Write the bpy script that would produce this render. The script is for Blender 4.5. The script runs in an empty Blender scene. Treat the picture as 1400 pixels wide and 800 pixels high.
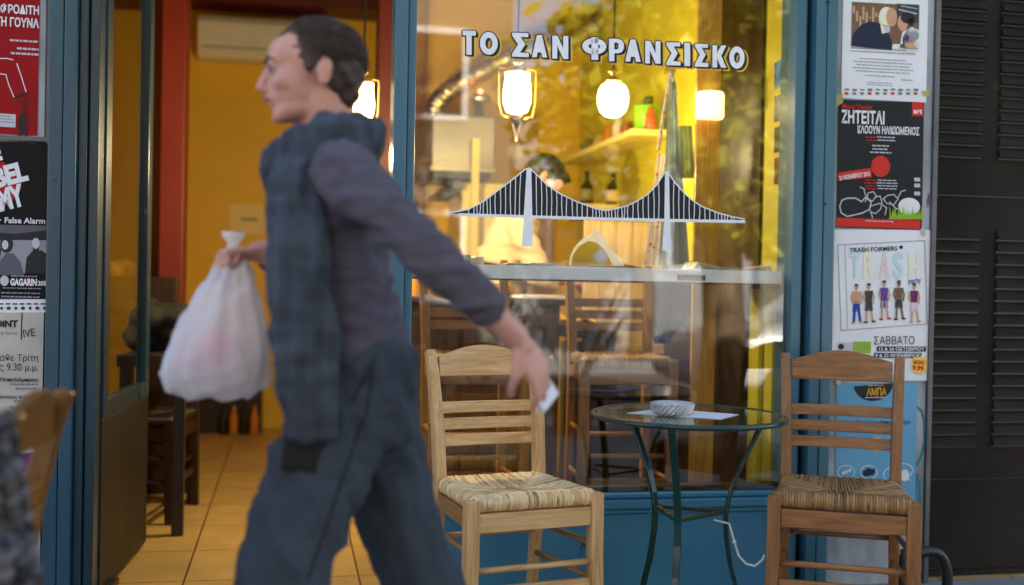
import bpy, bmesh, math, random
from mathutils import Vector, Matrix, noise
random.seed(7)
R = math.radians
scene = bpy.context.scene
COL = scene.collection

# ------------------------------------------------------------------ camera
F_PX = 1540.0                      # focal length in photo pixels (1400 wide)
CAM = Vector((0.0, -3.90, 1.115))
YAW, PITCH, ROLL = R(11.2), R(-0.6), R(1.1)
_f = Vector((math.sin(YAW)*math.cos(PITCH), math.cos(YAW)*math.cos(PITCH), math.sin(PITCH)))
_r = Vector((math.cos(YAW), -math.sin(YAW), 0))
_u = _r.cross(_f)
_R = _r*math.cos(ROLL) + _u*math.sin(ROLL)
_U = -_r*math.sin(ROLL) + _u*math.cos(ROLL)
cd = bpy.data.cameras.new('camera'); cam = bpy.data.objects.new('camera', cd); COL.objects.link(cam)
cam.matrix_world = Matrix(((_R.x, _U.x, -_f.x, CAM.x), (_R.y, _U.y, -_f.y, CAM.y), (_R.z, _U.z, -_f.z, CAM.z), (0, 0, 0, 1)))
cd.sensor_width = 36; cd.lens = F_PX/1400*36; cd.clip_start = 0.05; cd.clip_end = 600
cd.dof.use_dof = True; cd.dof.focus_distance = 3.75; cd.dof.aperture_fstop = 1.3
scene.camera = cam

# ------------------------------------------------------------------ light
SUN_EL, SUN_AZ = R(46), R(12)      # sun stands behind the building: the pavement lies in its shade
w = bpy.data.worlds.new('World'); scene.world = w; w.use_nodes = True
nt = w.node_tree; bg = nt.nodes['Background']
sky = nt.nodes.new('ShaderNodeTexSky'); sky.sky_type = 'NISHITA'; sky.sun_disc = False
sky.sun_elevation = SUN_EL; sky.sun_rotation = SUN_AZ
nt.links.new(sky.outputs[0], bg.inputs[0]); bg.inputs[1].default_value = 0.11
sd = bpy.data.lights.new('sun', 'SUN'); sd.energy = 5.0; sd.angle = R(0.5); sd.color = (1, .95, .86)
so = bpy.data.objects.new('sun', sd); COL.objects.link(so)
sdir = Vector((math.sin(SUN_AZ)*math.cos(SUN_EL), math.cos(SUN_AZ)*math.cos(SUN_EL), math.sin(SUN_EL)))
so.rotation_euler = sdir.to_track_quat('Z', 'Y').to_euler(); so.location = (0, 20, 30)
vs = scene.view_settings; vs.view_transform = 'Standard'; vs.look = 'None'; vs.gamma = 1; vs.use_curve_mapping = False
vs.exposure = 2.3
scene.cycles.max_bounces = 8; scene.cycles.transparent_max_bounces = 12
scene.cycles.caustics_reflective = False; scene.cycles.caustics_refractive = False
scene.cycles.sample_clamp_indirect = 6
LAMP_W = 3.2                       # watts of each lit lamp

# ------------------------------------------------------------------ helpers
def ray(px, py):
    dx, dy = px-700, py-400
    return _f*F_PX + _R*dx - _U*dy
def P(px, py, Y):                  # the point of the plane y = Y seen at photo pixel (px, py)
    d = ray(px, py); t = (Y-CAM.y)/d.y
    return CAM + d*t
def PX(px, py, X):                 # same for the plane x = X
    d = ray(px, py); t = (X-CAM.x)/d.x
    return CAM + d*t
def PZ(px, py, Z):
    d = ray(px, py); t = (Z-CAM.z)/d.z
    return CAM + d*t
def scl(px, py, Y):                # metres per pixel there
    return (P(px+1, py, Y)-P(px, py, Y)).length

def lin(c):                        # sRGB 0-255 to linear
    return tuple((v/255/12.92) if v/255 <= .04045 else ((v/255+.055)/1.055)**2.4 for v in c)

class MB:
    def __init__(s): s.bm = bmesh.new()
    def box(s, c, d, rot=None):
        r = bmesh.ops.create_cube(s.bm, size=1)
        M = Matrix.Translation(Vector(c)) @ ((rot if rot else Matrix.Identity(4))) @ Matrix.Diagonal((d[0], d[1], d[2], 1))
        bmesh.ops.transform(s.bm, matrix=M, verts=r['verts']); return s
    def bx(s, x0, x1, y0, y1, z0, z1):
        return s.box(((x0+x1)/2, (y0+y1)/2, (z0+z1)/2), (abs(x1-x0), abs(y1-y0), abs(z1-z0)))
    def hexa(s, pts):              # 8 points: bottom ring 4, top ring 4
        v = [s.bm.verts.new(p) for p in pts]
        for f in ((3,2,1,0),(4,5,6,7),(0,1,5,4),(1,2,6,5),(2,3,7,6),(3,0,4,7)):
            s.bm.faces.new([v[i] for i in f])
        return s
    def loft(s, rings, cap=True, closed=True):   # rings: lists of points
        vr = [[s.bm.verts.new(p) for p in r] for r in rings]
        n = len(vr[0])
        for a, b in zip(vr, vr[1:]):
            for i in range(n if closed else n-1):
                j = (i+1) % n
                s.bm.faces.new((a[i], a[j], b[j], b[i]))
        if cap:
            s.bm.faces.new(list(reversed(vr[0]))); s.bm.faces.new(vr[-1])
        return s
    def tube(s, pts, rad, n=8, cap=True):
        pts = [Vector(p) for p in pts]
        if not isinstance(rad, (list, tuple)): rad = [rad]*len(pts)
        rings = []; up = None
        for i, p in enumerate(pts):
            t = (pts[min(i+1, len(pts)-1)] - pts[max(i-1, 0)]).normalized()
            if up is None:
                up = Vector((0, 0, 1)) if abs(t.z) < .9 else Vector((0, 1, 0))
            a = t.cross(up)
            if a.length < 1e-5: a = t.cross(Vector((1, 0, 0)))
            a.normalize(); b = a.cross(t).normalized(); up = b
            rings.append([p + (a*math.cos(2*math.pi*k/n) + b*math.sin(2*math.pi*k/n))*rad[i] for k in range(n)])
        return s.loft(rings, cap)
    def bar(s, pts, w, h, side=(1, 0, 0)):         # rectangular section along a path; w along side
        pts = [Vector(p) for p in pts]; sd_ = Vector(side); rings = []
        if not isinstance(w, (list, tuple)): w = [w]*len(pts)
        if not isinstance(h, (list, tuple)): h = [h]*len(pts)
        for i, p in enumerate(pts):
            t = (pts[min(i+1, len(pts)-1)] - pts[max(i-1, 0)]).normalized()
            a = (sd_ - t*sd_.dot(t)).normalized(); b = t.cross(a)
            rings.append([p+a*w[i]/2*x+b*h[i]/2*y for x, y in ((-1,-1),(1,-1),(1,1),(-1,1))])
        return s.loft(rings)
    def lathe(s, prof, c=(0, 0, 0), n=24, ang0=0):
        c = Vector(c)
        rings = [[c+Vector((r*math.cos(ang0+2*math.pi*k/n), r*math.sin(ang0+2*math.pi*k/n), z)) for k in range(n)] for r, z in prof]
        return s.loft(rings)
    def ball(s, c, r, sub=2):
        q = bmesh.ops.create_icosphere(s.bm, subdivisions=sub, radius=1)
        rr = r if isinstance(r, (list, tuple)) else (r, r, r)
        bmesh.ops.transform(s.bm, matrix=Matrix.Translation(Vector(c)) @ Matrix.Diagonal((rr[0], rr[1], rr[2], 1)), verts=q['verts'])
        return s
    def prism(s, pts, vec):        # planar outline pushed along vec
        vec = Vector(vec)
        a = [s.bm.verts.new(Vector(p)) for p in pts]; b = [s.bm.verts.new(Vector(p)+vec) for p in pts]
        n = len(pts)
        s.bm.faces.new(list(reversed(a))); s.bm.faces.new(b)
        for i in range(n):
            j = (i+1) % n; s.bm.faces.new((a[i], a[j], b[j], b[i]))
        return s
    def face(s, pts):
        s.bm.faces.new([s.bm.verts.new(Vector(p)) for p in pts]); return s
    def build(s, name, mat, parent=None, smooth=False, bevel=0, seg=2, fixn=True):
        if fixn: bmesh.ops.recalc_face_normals(s.bm, faces=s.bm.faces)
        me = bpy.data.meshes.new(name); s.bm.to_mesh(me); s.bm.free()
        o = bpy.data.objects.new(name, me); COL.objects.link(o)
        if mat: me.materials.append(mat)
        if smooth:
            for p in me.polygons: p.use_smooth = True
        if bevel:
            m = o.modifiers.new('bevel', 'BEVEL'); m.width = bevel; m.segments = seg; m.limit_method = 'ANGLE'; m.angle_limit = R(40)
            m.harden_normals = False
        if parent is not None:
            o.parent = parent
            o.matrix_parent_inverse = parent_world(parent).inverted()
        return o
def parent_world(o):
    W = o.matrix_basis.copy()
    while o.parent is not None:
        W = o.parent.matrix_basis @ o.matrix_parent_inverse @ W; o = o.parent
    return W
def tag(o, label=None, cat=None, group=None, kind=None):
    if label: o['label'] = label
    if cat: o['category'] = cat
    if group: o['group'] = group
    if kind: o['kind'] = kind
    return o
def thing(name, label, cat, loc=(0, 0, 0), group=None):
    o = bpy.data.objects.new(name, None); COL.objects.link(o); o.location = loc; o.empty_display_size = .05
    return tag(o, label, cat, group)
def struct(o): o['kind'] = 'structure'; return o
def copy_tree(o, parent=None):
    c = o.copy(); COL.objects.link(c)
    if parent is not None: c.parent = parent
    for ch in list(o.children): copy_tree(ch, c)
    return c

# ------------------------------------------------------------------ materials
def nodes(name):
    m = bpy.data.materials.new(name); m.use_nodes = True
    return m, m.node_tree, m.node_tree.nodes['Principled BSDF']
def pmat(name, col, rough=.5, metal=0, var=.12, scale=6, stretch=(1, 1, 1), bump=0, bscale=80, spec=.5, coat=0, trans=0, detail=5, col2=None, thr=None, rvar=.1):
    m, t, b = nodes(name); L = t.links
    tc = t.nodes.new('ShaderNodeTexCoord'); mp = t.nodes.new('ShaderNodeMapping'); mp.inputs['Scale'].default_value = stretch
    L.new(tc.outputs['Object'], mp.inputs[0])
    n = t.nodes.new('ShaderNodeTexNoise'); n.inputs['Scale'].default_value = scale; n.inputs['Detail'].default_value = detail
    L.new(mp.outputs[0], n.inputs['Vector'])
    cr = t.nodes.new('ShaderNodeValToRGB')
    c1 = tuple(max(0, v*(1-var*1.6)) for v in col); c2 = col2 if col2 else tuple(min(1, v*(1+var*1.6)) for v in col)
    lo, hi = thr if thr else (.3, .7)
    cr.color_ramp.elements[0].position = lo; cr.color_ramp.elements[1].position = hi
    cr.color_ramp.elements[0].color = (*c1, 1); cr.color_ramp.elements[1].color = (*c2, 1)
    L.new(n.outputs[0], cr.inputs[0]); L.new(cr.outputs[0], b.inputs['Base Color'])
    mr = t.nodes.new('ShaderNodeMapRange'); mr.inputs[3].default_value = max(.02, rough-rvar); mr.inputs[4].default_value = min(1, rough+rvar)
    L.new(n.outputs[0], mr.inputs[0]); L.new(mr.outputs[0], b.inputs['Roughness'])
    b.inputs['Metallic'].default_value = metal; b.inputs['Specular IOR Level'].default_value = spec
    b.inputs['Coat Weight'].default_value = coat; b.inputs['Transmission Weight'].default_value = trans
    if bump:
        n2 = t.nodes.new('ShaderNodeTexNoise'); n2.inputs['Scale'].default_value = bscale; n2.inputs['Detail'].default_value = 4
        L.new(mp.outputs[0], n2.inputs['Vector'])
        bp = t.nodes.new('ShaderNodeBump'); bp.inputs['Strength'].default_value = bump; bp.inputs['Distance'].default_value = .01
        L.new(n2.outputs[0], bp.inputs['Height']); L.new(bp.outputs[0], b.inputs['Normal'])
    return m
def wood(name, dark, light, axis='z', rough=.42, k=1.0, coat=.0):
    st = {'x': (1.2, 16, 16), 'y': (16, 1.2, 16), 'z': (16, 16, 1.2)}[axis]
    m, t, b = nodes(name); L = t.links
    tc = t.nodes.new('ShaderNodeTexCoord'); mp = t.nodes.new('ShaderNodeMapping'); mp.inputs['Scale'].default_value = st
    L.new(tc.outputs['Object'], mp.inputs[0])
    n = t.nodes.new('ShaderNodeTexNoise'); n.inputs['Scale'].default_value = 3.2*k; n.inputs['Detail'].default_value = 7; n.inputs['Distortion'].default_value = 1.1
    L.new(mp.outputs[0], n.inputs['Vector'])
    n3 = t.nodes.new('ShaderNodeTexNoise'); n3.inputs['Scale'].default_value = 16*k; n3.inputs['Detail'].default_value = 3
    L.new(mp.outputs[0], n3.inputs['Vector'])
    mx = t.nodes.new('ShaderNodeMath'); mx.operation = 'MULTIPLY_ADD'; mx.inputs[1].default_value = .35
    L.new(n3.outputs[0], mx.inputs[0]); L.new(n.outputs[0], mx.inputs[2])
    cr = t.nodes.new('ShaderNodeValToRGB'); cr.color_ramp.elements[0].position = .42; cr.color_ramp.elements[1].position = .86
    cr.color_ramp.elements[0].color = (*dark, 1); cr.color_ramp.elements[1].color = (*light, 1)
    L.new(mx.outputs[0], cr.inputs[0]); L.new(cr.outputs[0], b.inputs['Base Color'])
    b.inputs['Roughness'].default_value = rough; b.inputs['Coat Weight'].default_value = coat; b.inputs['Coat Roughness'].default_value = .25
    bp = t.nodes.new('ShaderNodeBump'); bp.inputs['Strength'].default_value = .12; bp.inputs['Distance'].default_value = .004
    L.new(mx.outputs[0], bp.inputs['Height']); L.new(bp.outputs[0], b.inputs['Normal'])
    return m
def emit(name, col, s):
    m, t, b = nodes(name); b.inputs['Emission Color'].default_value = (*col, 1); b.inputs['Emission Strength'].default_value = s
    b.inputs['Base Color'].default_value = (.8, .8, .8, 1); return m
def pane_glass(name, ior=1.55, tint=(1, 1, 1)):    # one thin sheet: see-through with a mirror reflection that grows at grazing angles
    m, t, b = nodes(name); L = t.links; t.nodes.remove(b)
    out = t.nodes['Material Output']
    tr = t.nodes.new('ShaderNodeBsdfTransparent'); tr.inputs[0].default_value = (*tint, 1)
    gl = t.nodes.new('ShaderNodeBsdfGlossy'); gl.inputs['Roughness'].default_value = 0.0
    fr = t.nodes.new('ShaderNodeFresnel'); fr.inputs[0].default_value = ior
    ml = t.nodes.new('ShaderNodeMath'); ml.operation = 'MULTIPLY'; ml.inputs[1].default_value = 1.45; ml.use_clamp = True
    ge = t.nodes.new('ShaderNodeNewGeometry'); mi = t.nodes.new('ShaderNodeMix'); mi.inputs[2].default_value = ior; mi.inputs[3].default_value = 1/ior
    L.new(ge.outputs['Backfacing'], mi.inputs[0]); L.new(mi.outputs[0], fr.inputs[0])
    mx = t.nodes.new('ShaderNodeMixShader')
    L.new(fr.outputs[0], ml.inputs[0]); L.new(ml.outputs[0], mx.inputs[0]); L.new(tr.outputs[0], mx.inputs[1]); L.new(gl.outputs[0], mx.inputs[2])
    L.new(mx.outputs[0], out.inputs[0]); return m
def plain(name, col, rough=.6, spec=.3):
    m, t, b = nodes(name); b.inputs['Base Color'].default_value = (*col, 1); b.inputs['Roughness'].default_value = rough
    b.inputs['Specular IOR Level'].default_value = spec; return m
def leafmat(name, c1, c2):
    m, t, b = nodes(name); L = t.links
    g = t.nodes.new('ShaderNodeNewGeometry'); cr = t.nodes.new('ShaderNodeValToRGB')
    cr.color_ramp.elements[0].color = (*c1, 1); cr.color_ramp.elements[1].color = (*c2, 1)
    L.new(g.outputs['Random Per Island'], cr.inputs[0]); L.new(cr.outputs[0], b.inputs['Base Color']); b.inputs['Roughness'].default_value = .5
    tl = t.nodes.new('ShaderNodeBsdfTranslucent'); L.new(cr.outputs[0], tl.inputs[0])
    mx = t.nodes.new('ShaderNodeMixShader'); mx.inputs[0].default_value = .45
    L.new(b.outputs[0], mx.inputs[1]); L.new(tl.outputs[0], mx.inputs[2]); L.new(mx.outputs[0], t.nodes['Material Output'].inputs[0])
    return m
def island_mat(name, cols, rough=.6, bump=.2, st=(40, 40, 40)):
    m, t, b = nodes(name); L = t.links
    g = t.nodes.new('ShaderNodeNewGeometry'); cr = t.nodes.new('ShaderNodeValToRGB')
    e = cr.color_ramp.elements
    for i, c in enumerate(cols):
        if i < 2: e[i].color = (*c, 1); e[i].position = i/(len(cols)-1)
        else:
            q = e.new(i/(len(cols)-1)); q.color = (*c, 1)
    for i, c in enumerate(cols): pass
    tc = t.nodes.new('ShaderNodeTexCoord'); n = t.nodes.new('ShaderNodeTexNoise'); n.inputs['Scale'].default_value = st[0]
    L.new(tc.outputs['Object'], n.inputs['Vector'])
    ad = t.nodes.new('ShaderNodeMath'); ad.operation = 'MULTIPLY_ADD'; ad.inputs[1].default_value = .7; ad.inputs[2].default_value = -.35
    a2 = t.nodes.new('ShaderNodeMath'); a2.operation = 'ADD'; a2.use_clamp = True
    L.new(n.outputs[0], ad.inputs[0]); L.new(ad.outputs[0], a2.inputs[0]); L.new(g.outputs['Random Per Island'], a2.inputs[1])
    L.new(a2.outputs[0], cr.inputs[0]); L.new(cr.outputs[0], b.inputs['Base Color']); b.inputs['Roughness'].default_value = rough
    return m

M = {}
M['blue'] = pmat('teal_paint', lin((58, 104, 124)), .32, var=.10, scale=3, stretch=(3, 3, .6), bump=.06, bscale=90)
M['blue_shade'] = pmat('shaded_teal_paint', lin((20, 52, 66)), .3, var=.14, scale=3, stretch=(3, 3, .6), bump=.06, bscale=90)  # darker teal copy, shade of the set-back parts put into its colour
M['panel_blue'] = pmat('blue_panel_paint', lin((58, 124, 156)), .42, var=.10, scale=2.2, bump=.05, bscale=40)
M['pier'] = pmat('weathered_marble', lin((150, 154, 160)), .6, var=.3, scale=4, stretch=(2.5, 2.5, .8), bump=.12, bscale=25, detail=9)
M['plaster'] = pmat('street_plaster', (.42, .40, .37), .85, var=.12, scale=2, bump=.2, bscale=50)
M['shutter'] = pmat('dark_shutter_paint', lin((42, 37, 33)), .75, spec=.15, var=.22, scale=3, bump=.1, bscale=60)
M['yellow'] = pmat('yellow_wall_paint', lin((234, 186, 32)), .5, var=.05, scale=1.5, bump=.04, bscale=60)
M['yellow_pale'] = pmat('pale_yellow_paint', lin((238, 214, 120)), .45, var=.05, scale=2)
M['lime'] = pmat('lime_yellow_paint', lin((196, 182, 46)), .45, var=.05, scale=2)
M['red'] = pmat('red_wall_paint', lin((104, 22, 8)), .5, var=.08, scale=2)
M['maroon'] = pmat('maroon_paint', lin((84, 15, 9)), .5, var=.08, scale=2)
M['ceiling'] = pmat('brown_ceiling', lin((110, 66, 36)), .6, var=.1, scale=2)
M['white'] = pmat('white_paint', (.8, .8, .8), .4, var=.03, scale=4)
M['ac'] = pmat('ivory_plastic', (.72, .70, .62), .4, var=.02)
M['wood_z'] = wood('oak_upright', lin((180, 130, 78)), lin((226, 182, 124)), 'z', k=1)
M['wood_x'] = wood('oak_rail', lin((178, 128, 76)), lin((230, 186, 128)), 'x', k=1)
M['wood_y'] = wood('oak_side_rail', lin((120, 82, 46)), lin((180, 134, 84)), 'y', k=1)
M['brown_z'] = wood('walnut_upright', lin((116, 74, 40)), lin((156, 106, 62)), 'z', k=1)
M['brown_x'] = wood('walnut_rail', lin((112, 70, 36)), lin((164, 112, 66)), 'x', k=.9)
M['brown_y'] = wood('walnut_side_rail', lin((104, 66, 38)), lin((150, 100, 60)), 'y', k=1)
M['cab_z'] = wood('cabinet_board', lin((48, 33, 14)), lin((88, 62, 28)), 'z', k=.7)
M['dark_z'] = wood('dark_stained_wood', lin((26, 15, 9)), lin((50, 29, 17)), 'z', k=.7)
M['beige_z'] = wood('beige_boards', lin((168, 138, 92)), lin((206, 178, 130)), 'z', k=.6)
M['gold_z'] = wood('varnished_gold_board', lin((176, 118, 36)), lin((222, 166, 66)), 'z', k=.8, rough=.22, coat=.6)
M['rush'] = island_mat('rush_straw', [lin((170, 126, 76)), lin((252, 226, 178)), lin((238, 202, 146)), lin((212, 168, 110))], .55)
M['rush_brown'] = island_mat('brown_rush_straw', [lin((104, 74, 42)), lin((178, 140, 92)), lin((150, 112, 68)), lin((130, 94, 54))], .55)
M['green_metal'] = pmat('dark_green_enamel', lin((12, 52, 48)), .3, var=.12, scale=9, coat=.2)
M['black'] = pmat('black_enamel', (.012, .012, .013), .35, var=.2)
M['black_cloth'] = pmat('black_cloth', (.0045, .004, .0045), .85, var=.3, scale=20, bump=.3, bscale=200)
M['hood'] = pmat('dull_hood_steel', (.34, .30, .22), .42, metal=1, var=.1, scale=3)
M['strip'] = pmat('dull_grey_strip', lin((96, 96, 98)), .5, metal=.5, var=.2)
M['steel'] = pmat('brushed_steel', (.62, .60, .55), .3, metal=1, var=.08, scale=3, stretch=(1, 1, 8))
M['foil'] = pmat('crinkled_foil', (.75, .66, .46), .25, metal=1, var=.15, scale=14, bump=.9, bscale=34)
M['brass'] = pmat('old_brass', (.62, .42, .16), .3, metal=1, var=.1)
M['glass_win'] = pane_glass('window_glass', 1.62, (.985, .99, .985))
M['glass_door'] = pane_glass('door_glass', 1.45, (.9, .92, .9))
M['chalk'] = pmat('white_glass_paint', (.86, .86, .90), .6, var=.03, scale=20)
M['ink'] = plain('black_glass_paint', (.02, .02, .024), .6)
M['outline_y'] = plain('yellow_glass_paint', lin((232, 190, 70)), .5)
M['paper'] = pmat('poster_paper', (.80, .80, .84), .6, var=.03, scale=5, bump=.05, bscale=12)
M['skin'] = pmat('skin', lin((204, 150, 134)), .55, var=.03, scale=14, bump=.04, bscale=220)
for k in ('skin',):
    b = M[k].node_tree.nodes['Principled BSDF']; b.inputs['Subsurface Weight'].default_value = .25; b.inputs['Subsurface Radius'].default_value = (.012, .005, .003)
M['skin_red'] = pmat('flushed_skin', lin((204, 128, 124)), .5, var=.06, scale=14)

def chips(m, col, thr=.66, scale=26, stretch=(6, 6, 1.4)):      # worn spots with a shape of their own
    t = m.node_tree; L = t.links; b = t.nodes['Principled BSDF']; src = b.inputs['Base Color'].links[0].from_socket
    tc = t.nodes.new('ShaderNodeTexCoord'); mp = t.nodes.new('ShaderNodeMapping'); mp.inputs['Scale'].default_value = stretch; L.new(tc.outputs['Object'], mp.inputs[0])
    n = t.nodes.new('ShaderNodeTexNoise'); n.inputs['Scale'].default_value = scale; n.inputs['Detail'].default_value = 8; n.inputs['Roughness'].default_value = .65; L.new(mp.outputs[0], n.inputs['Vector'])
    cr = t.nodes.new('ShaderNodeValToRGB'); cr.color_ramp.elements[0].position = thr; cr.color_ramp.elements[1].position = thr+.03; L.new(n.outputs[0], cr.inputs[0])
    mx = t.nodes.new('ShaderNodeMix'); mx.data_type = 'RGBA'; L.new(cr.outputs[0], mx.inputs[0]); L.new(src, mx.inputs[6]); mx.inputs[7].default_value = (*col, 1); L.new(mx.outputs[2], b.inputs['Base Color'])
for k_, c_ in (('blue', lin((150, 168, 174))), ('blue_shade', lin((104, 124, 130)))): chips(M[k_], c_, .675, 5)
chips(M['panel_blue'], lin((20, 60, 84)), .66, 3, (1, 1, 1)); chips(M['pier'], lin((86, 84, 82)), .60, 2.4, (2, 2, .8)); chips(M['shutter'], lin((58, 52, 44)), .66, 4, (2, 2, 2))

# ------------------------------------------------------------------ flat lettering on a plane y = Y
_tcache = {}
def text_polys(body, bold=0.0):
    k = (body, bold)
    if k in _tcache: return _tcache[k]
    cu = bpy.data.curves.new('t', 'FONT'); cu.body = body; cu.size = 1; cu.offset = bold; cu.resolution_u = 3; cu.fill_mode = 'FRONT'
    o = bpy.data.objects.new('t', cu); me = bpy.data.meshes.new_from_object(o)
    vs_ = [(v.co.x, v.co.y) for v in me.vertices]; fs = [tuple(p.vertices) for p in me.polygons]
    bpy.data.objects.remove(o); bpy.data.curves.remove(cu); bpy.data.meshes.remove(me)
    if not vs_: vs_ = [(0, 0), (1, 0), (1, 1)]; fs = [(0, 1, 2)]
    xs = [v[0] for v in vs_]; ys = [v[1] for v in vs_]
    r = (vs_, fs, min(xs), max(xs), min(ys), max(ys)); _tcache[k] = r; return r
class Sheet:                       # artwork on a wall plane: several one-colour layers, each its own mesh
    def __init__(s, Y, slope=0, skew=0): s.Y = Y; s.slope = slope; s.skew = skew; s.layers = {}; s.order = []
    def pt(s, px, py, x0, y0, lift):
        return P(px + s.skew*(py-y0), py + s.slope*(px-x0), s.Y - lift)
    def lay(s, name, lift):
        if name not in s.layers:
            s.layers[name] = (MB(), lift); s.order.append(name)
        return s.layers[name]
    def rect(s, name, x0, y0, x1, y1, lift=.0012, tilt=0):
        mb, l = s.lay(name, lift); c = math.cos(tilt); n = math.sin(tilt); xc, yc = (x0+x1)/2, (y0+y1)/2
        q = []
        for x, y in ((x0, y1), (x1, y1), (x1, y0), (x0, y0)):
            dx, dy = x-xc, y-yc
            q.append(s.pt(xc+dx*c-dy*n, yc+dx*n+dy*c, x0, y0, l))
        mb.face(q)
    def poly(s, name, pts, lift=.0012):
        mb, l = s.lay(name, lift); x0, y0 = pts[0]
        mb.face([s.pt(x, y, x0, y0, l) for x, y in pts])
    def disc(s, name, cx, cy, rx, ry=None, lift=.0012, n=20, a0=0, a1=2*math.pi):
        ry = ry or rx
        s.poly(name, [(cx+rx*math.cos(a0+(a1-a0)*i/n), cy+ry*math.sin(a0+(a1-a0)*i/n)) for i in range(n)], lift)
    def line(s, name, pts, wd, lift=.0012):
        mb, l = s.lay(name, lift)
        for i, ((xa, ya), (xb, yb)) in enumerate(zip(pts, pts[1:])):
            L_ = math.hypot(xb-xa, yb-ya) or 1; nx, ny = -(yb-ya)/L_*wd/2, (xb-xa)/L_*wd/2; ex, ey = (xb-xa)/L_*wd*.3, (yb-ya)/L_*wd*.3
            mb.face([P(x, y, s.Y-l-i*.00001) for x, y in ((xa-ex+nx, ya-ey+ny), (xb+ex+nx, yb+ey+ny), (xb+ex-nx, yb+ey-ny), (xa-ex-nx, ya-ey-ny))])
    def text(s, name, body, x0, y0, x1, y1, lift=.0018, bold=.0, tilt=0):
        vs_, fs, a, b, c, d = text_polys(body, bold); mb, l = s.lay(name, lift); vv = []
        ct, st_ = math.cos(tilt), math.sin(tilt); xc, yc = (x0+x1)/2, (y0+y1)/2
        for x, y in vs_:
            px = x0+(x-a)/(b-a)*(x1-x0); py = y1-(y-c)/(d-c)*(y1-y0)
            dx, dy = px-xc, py-yc
            vv.append(mb.bm.verts.new(s.pt(xc+dx*ct-dy*st_, yc+dx*st_+dy*ct, x0, y0, l)))
        for f in fs:
            try: mb.bm.faces.new([vv[i] for i in f])
            except ValueError: pass
    def finish(s, parent, mats, names=None):
        for k in s.order:
            (names or {}).get(k, k)
            s.layers[k][0].build((names or {}).get(k, k), mats[k], parent, fixn=False)

def blobs_mesh(name, mat, parent, blobs, voxel=.01, smooth=4, fold=None, sub=2):
    """one continuous skin over a list of (centre, radii[, rotation]) ellipsoids"""
    bm = bmesh.new()
    for b in blobs:
        c, r = Vector(b[0]), b[1]
        rr = r if isinstance(r, (list, tuple, Vector)) else (r, r, r)
        rot = b[2] if len(b) > 2 and b[2] is not None else Matrix.Identity(4)
        q = bmesh.ops.create_icosphere(bm, subdivisions=sub, radius=1)
        bmesh.ops.transform(bm, matrix=Matrix.Translation(c) @ rot @ Matrix.Diagonal((rr[0], rr[1], rr[2], 1)), verts=q['verts'])
    me = bpy.data.meshes.new(name); bm.to_mesh(me); bm.free()
    o = bpy.data.objects.new(name, me); COL.objects.link(o)
    m = o.modifiers.new('r', 'REMESH'); m.mode = 'VOXEL'; m.voxel_size = voxel
    if smooth:
        s2 = o.modifiers.new('s', 'SMOOTH'); s2.iterations = smooth; s2.factor = .5
    dg = bpy.context.evaluated_depsgraph_get(); ev = o.evaluated_get(dg)
    me2 = bpy.data.meshes.new_from_object(ev); o.modifiers.clear(); o.data = me2; bpy.data.meshes.remove(me)
    me2.name = name
    if fold:
        ns = [v.normal.copy() for v in me2.vertices]
        for v, n_ in zip(me2.vertices, ns): v.co = v.co + n_*fold(v.co)
    me2.materials.clear(); me2.materials.append(mat)
    for p in me2.polygons: p.use_smooth = True
    if parent is not None:
        o.parent = parent; o.matrix_parent_inverse = parent_world(parent).inverted()
    return o
def chain(st, step=.35):           # st: list of (pos, radii) -> interpolated ellipsoids
    out = []
    for (a, ra), (b, rb) in zip(st, st[1:]):
        a, b = Vector(a), Vector(b)
        ra = Vector(ra) if isinstance(ra, (tuple, list, Vector)) else Vector((ra,)*3)
        rb = Vector(rb) if isinstance(rb, (tuple, list, Vector)) else Vector((rb,)*3)
        n = max(1, int((b-a).length/(step*min(min(ra), min(rb)))))
        for i in range(n): out.append((a.lerp(b, i/n), tuple(ra.lerp(rb, i/n))))
    out.append((Vector(st[-1][0]), st[-1][1])); return out
# ================================================================== SETTING
def X(px, Y=0, py=400): return P(px, py, Y).x
M['pave'] = pmat('pavement_slabs', (.24, .23, .22), .8, var=.15, scale=3, bump=.15, bscale=50)
M['asphalt'] = pmat('asphalt', (.05, .05, .052), .85, var=.2, scale=12, bump=.3, bscale=160)
M['kerb'] = pmat('kerb_stone', (.34, .33, .31), .75, var=.15, scale=6)
struct(MB().bx(-200, 200, -200, 200, -.40, -.20).build('ground', M['plaster']))
struct(MB().bx(-60, 60, -4.45, .0, -.19, 0).build('pavement', M['pave']))
struct(MB().bx(-60, 60, -4.6, -4.45, -.19, .005).build('kerb', M['kerb']))
struct(MB().bx(-60, 60, -11, -4.6, -.19, -.13).build('road', M['asphalt']))
struct(MB().bx(-60, 60, -14.5, -11, -.19, 0).build('far_pavement', M['pave']))

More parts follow.
